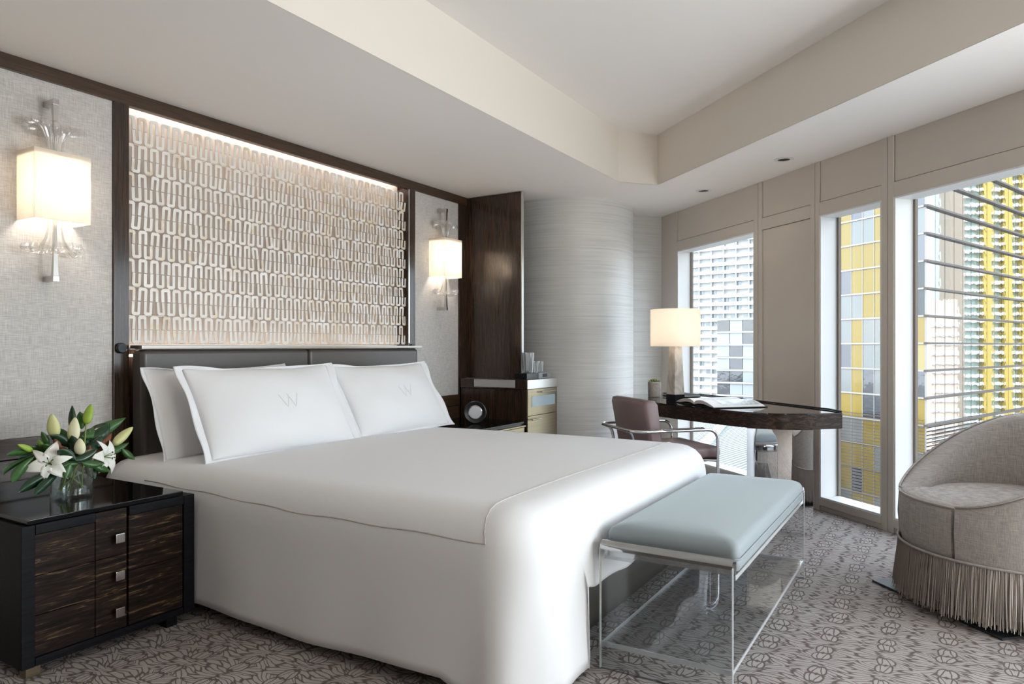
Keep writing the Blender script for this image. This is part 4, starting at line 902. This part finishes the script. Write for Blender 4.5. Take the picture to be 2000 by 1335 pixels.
# ------------------------------------------------------------------ swivel armchair
AC = Vector((4.04, -4.04, 0)); AF = math.radians(121)
AM = thing('armchair', 'round taupe swivel armchair with long fringe skirt by the window', 'armchair', AC)
def smooth01(t): t = max(0, min(1, t)); return t * t * (3 - 2 * t)
def ah(phi):  # top height of the shell at angle phi from the front (radians, absolute)
    d = math.degrees(abs(phi)); return 0.520 + 0.36 * smooth01((d - 24) / 115) if d > 26 else 0.520
RO, ZF = 0.462, 0.285
NA = 96; phis = [math.radians(29) + (2 * PI - 2 * math.radians(29)) * i / NA for i in range(NA + 1)]
b = MB(); rowsA = []
for ph in phis:
    pa = ph if ph <= PI else ph - 2 * PI; th_ = AF + ph; h = ah(pa); d = math.degrees(abs(pa)); tk = 0.085 * smooth01((d - 26) / 25) + 0.022
    c_, s_ = math.cos(th_), math.sin(th_); bulge = 0.012
    sec = [(RO - 0.004, ZF), (RO, ZF + 0.05), (RO + bulge * 0.4, ZF + (h - ZF) * 0.5), (RO, h - 0.03), (RO - 0.008, h - 0.008), (RO - tk * 0.4, h), (RO - tk * 0.75, h - 0.006), (RO - tk, h - 0.03), (RO - tk - 0.01, 0.50), (RO - tk - 0.012, 0.40)]
    rowsA.append([AC + Vector((r * c_, r * s_, z)) for r, z in sec])
V = b.grid(rowsA); b.face(V[0]); b.face(V[-1][::-1]); b.build('shell', M_chairfab, AM, smooth=70)
# seat with rounded front
b = MB(); rings = []
def seat_r(ph): d = abs(math.degrees(ph)); return (RO - 0.004) if d < 29.2 else RO - 0.115 + 0.0 * d
angs = [2 * PI * i / 120 for i in range(120)]
def sring(sc, z):
    out = []
    for a in angs:
        pa = a if a <= PI else a - 2 * PI; d = abs(math.degrees(pa)); k = smooth01((d - 27) / 6); R_ = (RO - 0.003) * (1 - k) + (RO - 0.125) * k
        out.append(AC + Vector((R_ * sc * math.cos(AF + a), R_ * sc * math.sin(AF + a), z)))
    return out
V = b.grid([sring(0.98, ZF), sring(1.0, ZF + 0.04), sring(1.004, 0.46), sring(1.0, 0.497), sring(0.985, 0.512), sring(0.95, 0.520), sring(0.8, 0.530), sring(0.5, 0.538), sring(0.2, 0.541), sring(0.02, 0.541)], closeu=True); b.face(V[0][::-1]); b.face(V[-1]); b.build('seat', M_chairfab, AM, smooth=60)
# piping: shell rim, seat front, above the fringe
b = MB(); b.tube([AC + Vector(((RO - 0.004) * math.cos(AF + ph), (RO - 0.004) * math.sin(AF + ph), ah(ph if ph <= PI else ph - 2 * PI) - 0.004)) for ph in phis], 0.0055, 7); b.build('rim_piping', M_chairfab, AM, smooth=80)
b = MB(); b.tube([AC + Vector(((RO - 0.004) * math.cos(AF + math.radians(a)), (RO - 0.004) * math.sin(AF + math.radians(a)), 0.510)) for a in range(-29, 30, 2)], 0.0055, 7); b.build('seat_piping', M_chairfab, AM, smooth=80)
b = MB(); b.tube([AC + Vector(((RO + 0.004) * math.cos(2 * PI * i / 96), (RO + 0.004) * math.sin(2 * PI * i / 96), ZF)) for i in range(96)], 0.006, 7, closed=True); b.build('skirt_piping', M_chairfab, AM, smooth=80)
b = MB(); b.lathe([(RO - 0.035, 0.07), (RO - 0.012, ZF)], AC, 64, cap=False); b.build('skirt_lining', mat('skirt_lining', (0.30, 0.255, 0.225), 0.9), AM)
b = MB()
for i in range(1500):
    a = 2 * PI * (i + random.uniform(-0.4, 0.4)) / 1500; r0 = RO + random.uniform(-0.004, 0.004); r1 = RO + 0.018 + random.uniform(-0.016, 0.012); da = random.uniform(-0.012, 0.012); zb = 0.042 + random.uniform(-0.012, 0.018)
    pts = [AC + Vector((r0 * math.cos(a), r0 * math.sin(a), ZF - 0.002)), AC + Vector(((r0 * 0.4 + r1 * 0.6) * math.cos(a + da * 0.3), (r0 * 0.4 + r1 * 0.6) * math.sin(a + da * 0.3), 0.16)), AC + Vector((r1 * math.cos(a + da), r1 * math.sin(a + da), zb))]
    b.tube(pts, [0.0015, 0.0017, 0.0018], 3, cap=False)
b.build('fringe', M_fringe, AM, smooth=80, kind='stuff', label='long taupe thread fringe')
M_plate = mat('dark_plinth_plate', (0.035, 0.04, 0.043), 0.45, 0.3)
pc = Vector((4.09, -3.455, 0)); e1 = Vector((-0.72, -0.694, 0)) * 0.75; e2 = Vector((0.694, -0.72, 0)) * 0.70
b = MB(); b.prism([pc[:2], (pc + e1)[:2], (pc + e1 + e2)[:2], (pc + e2)[:2]], 0.001, 0.012, 0.002, 1); b.build('base_plate', M_plate, AM)
b = MB(); b.lathe([(0.05, 0.012), (0.045, 0.27)], AC, 24); b.build('swivel_post', M_black, AM)

# ------------------------------------------------------------------ recessed downlights
for (x, y), lb in (((6.216, -1.968), 'small recessed ceiling downlight nearer the curved wall'), ((5.485, -2.773), 'small recessed ceiling downlight nearer the armchair')):
    t = thing('downlight', lb, 'ceiling light', (x, y, CEIL), 'recessed downlights along the windows')
    b = MB(); b.lathe([(0.068, -0.001), (0.068, -0.004), (0.046, -0.006), (0.044, -0.001)], (x, y, CEIL), 40, cap=False); b.build('trim_ring', mat('white_ring', (0.74, 0.73, 0.71), 0.4), t)
    b = MB(); b.lathe([(0.044, -0.0015), (0.030, -0.003), (0.001, -0.003)], (x, y, CEIL), 32, cap=False); b.build('aperture', mat('black_baffle', (0.008, 0.008, 0.008), 0.5), t, label='black aperture')

# ------------------------------------------------------------------ outside: glass tower with yellow panes
def plane_frame(p0, d, nrm): return lambda a, q, z: Vector((p0.x + d.x * a + nrm.x * q, p0.y + d.y * a + nrm.y * q, z))
CC = camp(49.3, 84.0)
def cdir(lat, dep): v = RT * lat + FW * dep; return Vector((v.x, v.y, 0)).normalized()
dL = cdir(-0.342, 0.94); dR = cdir(0.775, 0.632)
nL = Vector((dL.y, -dL.x, 0));  nL = nL if (CAM - CC).dot(nL) > 0 else -nL
nR = Vector((dR.y, -dR.x, 0));  nR = nR if (CAM - CC).dot(nR) > 0 else -nR
GT = thing('glass_tower', 'office tower of yellow and grey glass panes outside the right hand windows', 'building', (CC.x, CC.y, -58))
M_yel = mat('yellow_pane', (0.235, 0.17, 0.03), 0.12); bsdf(M_yel).inputs['Coat Weight'].default_value = 0.4
M_yel2 = mat('pale_yellow_pane', (0.30, 0.25, 0.09), 0.12); bsdf(M_yel2).inputs['Coat Weight'].default_value = 0.4
M_gpane = mat('grey_glass_pane', (0.15, 0.155, 0.17), 0.05, 0.8)
M_gpale = mat('pale_blind_pane', (0.20, 0.215, 0.22), 0.1, 0.2)
M_gdark = mat('dark_glass_pane', (0.075, 0.085, 0.095), 0.05, 0.3)
M_mull = mat('tower_mullion', (0.34, 0.32, 0.30), 0.5, 0.3)
M_ledge = mat('bronze_ledge', (0.075, 0.058, 0.048), 0.5)
M_mir = mat('mirror_glass_pane', (0.62, 0.64, 0.68), 0.02, 1.0)
f_ = noise(M_mir, coords(M_mir, (0.5, 0.5, 0.7)), 1.0, 2, 0.5); bump(M_mir, f_, 0.012, 0.5)
for m_ in (M_gpane, M_yel): f2 = noise(m_, coords(m_, (0.6, 0.6, 0.6)), 1.0, 2); bump(m_, f2, 0.05, 0.5)
FH, PW = 3.28, 1.85
ZK = [1.6 + FH * k for k in range(-9, 8)]
fL = plane_frame(CC, dL, nL); fR = plane_frame(CC, dR, nR)
pm = {}
def pane_mesh(m, d, nrm, wd_):
    key = (m.name, round(d.x, 3), wd_)
    if key not in pm:
        b = MB(); f0 = plane_frame(Vector((0, 0, 0)), d, nrm); b.box((0.06, -0.1, 0.10), (wd_ - 0.06, 0.0, FH - 0.10), frame=f0); bm = b.bm; bmesh.ops.recalc_face_normals(bm, faces=bm.faces[:]); me = bpy.data.meshes.new('pane'); bm.to_mesh(me); bm.free(); me.materials.append(m); pm[key] = me
    return pm[key]
#          column 0 is at the corner; rows from the top
rowmap = ['YGGyyY', 'GGYYGG', 'GGYYPG', 'PGYYPP', 'GYPYYY', 'DYDYYY', 'DYDYYP', 'YYYPPY', 'yYYPPY', 'GYYPGY', 'YPYGGY', 'YPPYYP', 'PYPPYY', 'YPGYYG', 'GYYPYY', 'YGPYYP']
mm_ = {'Y': M_yel, 'y': M_yel2, 'G': M_gpane, 'P': M_gpale, 'D': M_gdark}
for r in range(16):
    zb = ZK[-1] - FH * r
    for c in range(7):
        k = rowmap[r % 16][c % 6] if c < 6 else random.choice('YYGP')
        o = bpy.data.objects.new('pane', pane_mesh(mm_[k], dL, nL, PW)); COL.objects.link(o); o.parent = GT; o.location = fL(c * PW, 0, zb) - GT.location
PR = 3.0
for r in range(14):
    zb = ZK[-1] + FH - FH * r
    for c in range(13):
        o = bpy.data.objects.new('pane', pane_mesh(M_mir, dR, nR, PR)); COL.objects.link(o); o.parent = GT; o.location = fR(c * PR, 0, zb) - GT.location
b = MB(); b.prism([(CC + dL * 0.6 + dR * 0.6)[:2], (CC + dL * 15.5 + dR * 0.6)[:2], (CC + dL * 15.5 + dR * 45)[:2], (CC + dL * 0.6 + dR * 45)[:2]], -58, ZK[-1] + 2 * FH); b.build('core', mat('tower_core', (0.12, 0.12, 0.12), 0.6), GT, smooth=0)
for k, z in enumerate([ZK[-1] + FH] + ZK[::-1]):
    b = MB(); b.box((-0.1, -0.1, z - 0.10), (16, 0.12, z + 0.10), frame=fL); b.build('floor_line', M_mull, GT, smooth=0)
    b = MB(); b.box((-0.3, -0.1, z - 0.12), (46, 0.40, z + 0.12), frame=fR); b.build('ledge', M_ledge, GT, smooth=0)
for c in range(9):
    b = MB(); b.box((c * PW - 0.05, -0.1, -40), (c * PW + 0.05, 0.06, ZK[-1] + 2 * FH), frame=fL); b.build('mullion', M_mull, GT, smooth=0)
b = MB()
for k in range(44): z = -7.6 - 0.42 * k; b.box((-0.2, 0.5, z - 0.05), (15, 0.6, z + 0.05), frame=fL); 
for k in range(30): z = -8.8 - 0.46 * k; b.box((-0.6, 0.9, z - 0.05), (20, 1.0, z + 0.05), frame=fR)
b.build('sun_louver', M_ledge, GT, smooth=0, kind='stuff')

# tower with yellow fins that the mirror glass reflects: stands off to the right, mirrored position of what is seen in the glass
def mirror(p):
    dd = (p - CC).dot(nR); return Vector((p.x - 2 * dd * nR.x, p.y - 2 * dd * nR.y, p.z))
RTW = thing('yellow_fin_tower', 'balcony tower with yellow fins seen reflected in the mirror glass facade', 'building', mirror(camp(205, 300, -58)))
M_bal = mat('pale_balcony', (0.62, 0.62, 0.59), 0.6); M_tgl = mat('pale_green_glass', (0.50, 0.62, 0.57), 0.3); M_fin = mat('yellow_fin', (0.50, 0.37, 0.09), 0.5)
fT = lambda a, q, z: mirror(camp(189 + a, 300 + q, z))
b = MB(); b.box((0, 2, -58), (75, 20, 130), frame=fT); b.build('glazing', M_tgl, RTW, smooth=0)
for k in range(50):
    z = -58 + 3.3 * k; b = MB(); b.box((-1.5, -0.8, z), (75, 2.2, z + 1.15), frame=fT); b.build('balcony', M_bal, RTW, smooth=0)
for k, (a0, a1) in enumerate(((11.5, 15.0), (20, 23.4), (27.5, 31), (36, 40), (45, 48.5), (55, 59))):
    b = MB(); b.box((a0, -1.4, -58), (a1, 2, 132), frame=fT); b.build('yellow_fin', M_fin, RTW, smooth=0)
b = MB(); b.box((-3.5, -1.5, -58), (2.5, 6, 128), frame=fT); b.build('corner_pier', mat('brown_pier', (0.35, 0.29, 0.22), 0.7), RTW, smooth=0)
BT = thing('beige_tower', 'beige tower with pale window bands seen reflected in the mirror glass facade', 'building', mirror(camp(165, 270, -58)))
fB = lambda a, q, z: mirror(camp(160 + a, 268 + q, z))
b = MB(); b.box((0, 0, -58), (9.5, 10, 19), frame=fB); b.build('wall', mat('beige_stone', (0.62, 0.49, 0.40), 0.8), BT, smooth=0)
for k in range(20): b = MB(); b.box((-0.4, -0.5, -56 + 3.6 * k), (9.9, 0, -54.6 + 3.6 * k), frame=fB); b.build('window_band', M_bal, BT, smooth=0)

# white balcony tower far beyond the first window
WT0 = camp(62, 300, 0); dW = cdir(0.794, -0.607); nW = Vector((dW.y, -dW.x, 0)); nW = nW if (CAM - WT0).dot(nW) > 0 else -nW
fW = plane_frame(WT0, dW, nW)
WT = thing('balcony_tower', 'white apartment tower with banded balconies outside the far left window', 'building', (WT0.x, WT0.y, -58))
M_wslab = mat('white_balcony_band', (0.62, 0.62, 0.62), 0.6); M_wgl = mat('blue_grey_glazing', (0.24, 0.28, 0.31), 0.1, 0.3); M_wwall = mat('white_tower_wall', (0.54, 0.55, 0.55), 0.7)
b = MB(); b.box((-12, -12, -58), (50, -1.2, 64), frame=fW); b.build('wall', M_wwall, WT, smooth=0)
for k in range(38):
    z = -56 + 3.2 * k; b = MB(); b.box((-12, -1.2, z), (50, 0.5, z + 1.35), frame=fW); b.build('balcony', M_wslab, WT, smooth=0)
gl = []
for k in range(38):
    for c in range(10):
        if random.random() < 0.42: continue
        z = -56 + 3.2 * k + 1.35; a = -10 + 5.1 * c; gl.append((a + random.choice((0.6, 2.2)), a + random.choice((3.4, 4.6)), z))
for a0, a1, z in gl[:290]:
    b = MB(); b.box((a0, -1.2, z), (a1, -1.0, z + 1.7), frame=fW); b.build('window', M_wgl, WT, smooth=0)
for c in range(13):
    b = MB(); b.box((-12.2 + 5.1 * c, -1.2, -58), (-11.9 + 5.1 * c, 0.3, 64), frame=fW); b.build('fin', M_wwall, WT, smooth=0)
# glass block in front of it
GB0 = camp(58, 170, 0); dG = cdir(0.85, -0.52); nG = Vector((dG.y, -dG.x, 0)); nG = nG if (CAM - GB0).dot(nG) > 0 else -nG
fG = plane_frame(GB0, dG, nG)
GB = thing('glass_block', 'low blue grey glass block standing before the white apartment tower', 'building', (GB0.x, GB0.y, -58))
b = MB(); b.box((-8.5, -8, -58), (20, -0.3, 8.2), frame=fG); b.build('core', M_gpale, GB, smooth=0)
M_gblock = mat('pale_block_pane', (0.34, 0.38, 0.41), 0.1, 0.2)
for r in range(13):
    for c in range(9):
        b = MB(); zt = 8.0 - 3.1 * r
        if r < 3 and c < 4: pass
        b.box((-8.5 + 3.1 * c + 0.07, -0.3, zt - 3.0), (-8.5 + 3.1 * c + 3.03, 0.0, zt - 0.35), frame=fG); b.build('pane', random.choice((M_gblock, M_gblock, M_gpane)), GB, smooth=0)
    b = MB(); b.box((-8.6, -0.3, 8.0 - 3.1 * r - 0.33), (20, 0.35, 8.0 - 3.1 * r + 0.02), frame=fG); b.build('floor_line', M_wslab, GB, smooth=0)
# louvred roof terrace far below
TR = thing('trellis_roof', 'pale louvred trellis roof below the far left window', 'roof', camp(30, 62, -58))
TRZ = -9.0
A2 = Vector((0.371, 0.928)); B2 = Vector((-0.928, 0.371)); T2 = Vector((0.624, 0.781)); N2 = Vector((-0.781, 0.624))
def tr(l, q, z): v = A2 * l + B2 * q; return camp(v.x, v.y, TRZ + z)
b = MB(); b.box((26, 0, -1.6), (120, 44, -1.2), frame=tr); b.build('deck', mat('pale_deck', (0.16, 0.19, 0.19), 0.8), TR, smooth=0)
b = MB()
for k in range(-140, 260):
    o2 = N2 * (0.5 * k); lo_, hi_ = -400.0, 400.0     # clip the bar line to the roof rectangle
    for ax, m0, m1 in ((A2, 26, 120), (B2, 0, 44)):
        d0 = T2.dot(ax); c0 = o2.dot(ax); ta, tb = sorted(((m0 - c0) / d0, (m1 - c0) / d0)); lo_, hi_ = max(lo_, ta), min(hi_, tb)
    if hi_ - lo_ < 0.5: continue
    def fq(a_, q_, z_): v = o2 + T2 * a_ + N2 * q_; return camp(v.x, v.y, TRZ + z_)
    b.box((lo_, 0, -0.25), (hi_, 0.2, 0.0), frame=fq)
b.build('louver', mat('pale_louver', (0.40, 0.43, 0.42), 0.6), TR, smooth=0, kind='stuff')
for k in range(6):
    b = MB(); b.box((26, 1.5 + 6.5 * k, 0.05), (120, 2.4 + 6.5 * k, 0.5), frame=tr); b.build('beam', M_wslab, TR, smooth=0)
for k in range(4):
    b = MB(); b.box((34 + 24 * k, 6, -49), (35.2 + 24 * k, 7.2, -1.6), frame=tr); b.build('column', M_wslab, TR, smooth=0)
FC = struct('wall_facade', wall(0, 0.35, 3.2))
M_fac = mat('own_facade', (0.33, 0.32, 0.31), 0.6)
for a0, a1, z0, z1 in ((-45, 45, 3.2, 45), (-45, 45, -58, -0.2), (-45, -5.0, -0.2, 3.2), (5.5, 45, -0.2, 3.2)):
    b = MB(); b.box((a0, 0.05, z0), (a1, 0.33, z1), frame=fr); b.build('panel', M_fac, FC, smooth=0)
b = MB(); b.box((-900, -900, -60), (1200, 1200, -58)); o = b.build('ground', mat('street_ground', (0.30, 0.29, 0.28), 0.9), smooth=0); o['kind'] = 'structure'
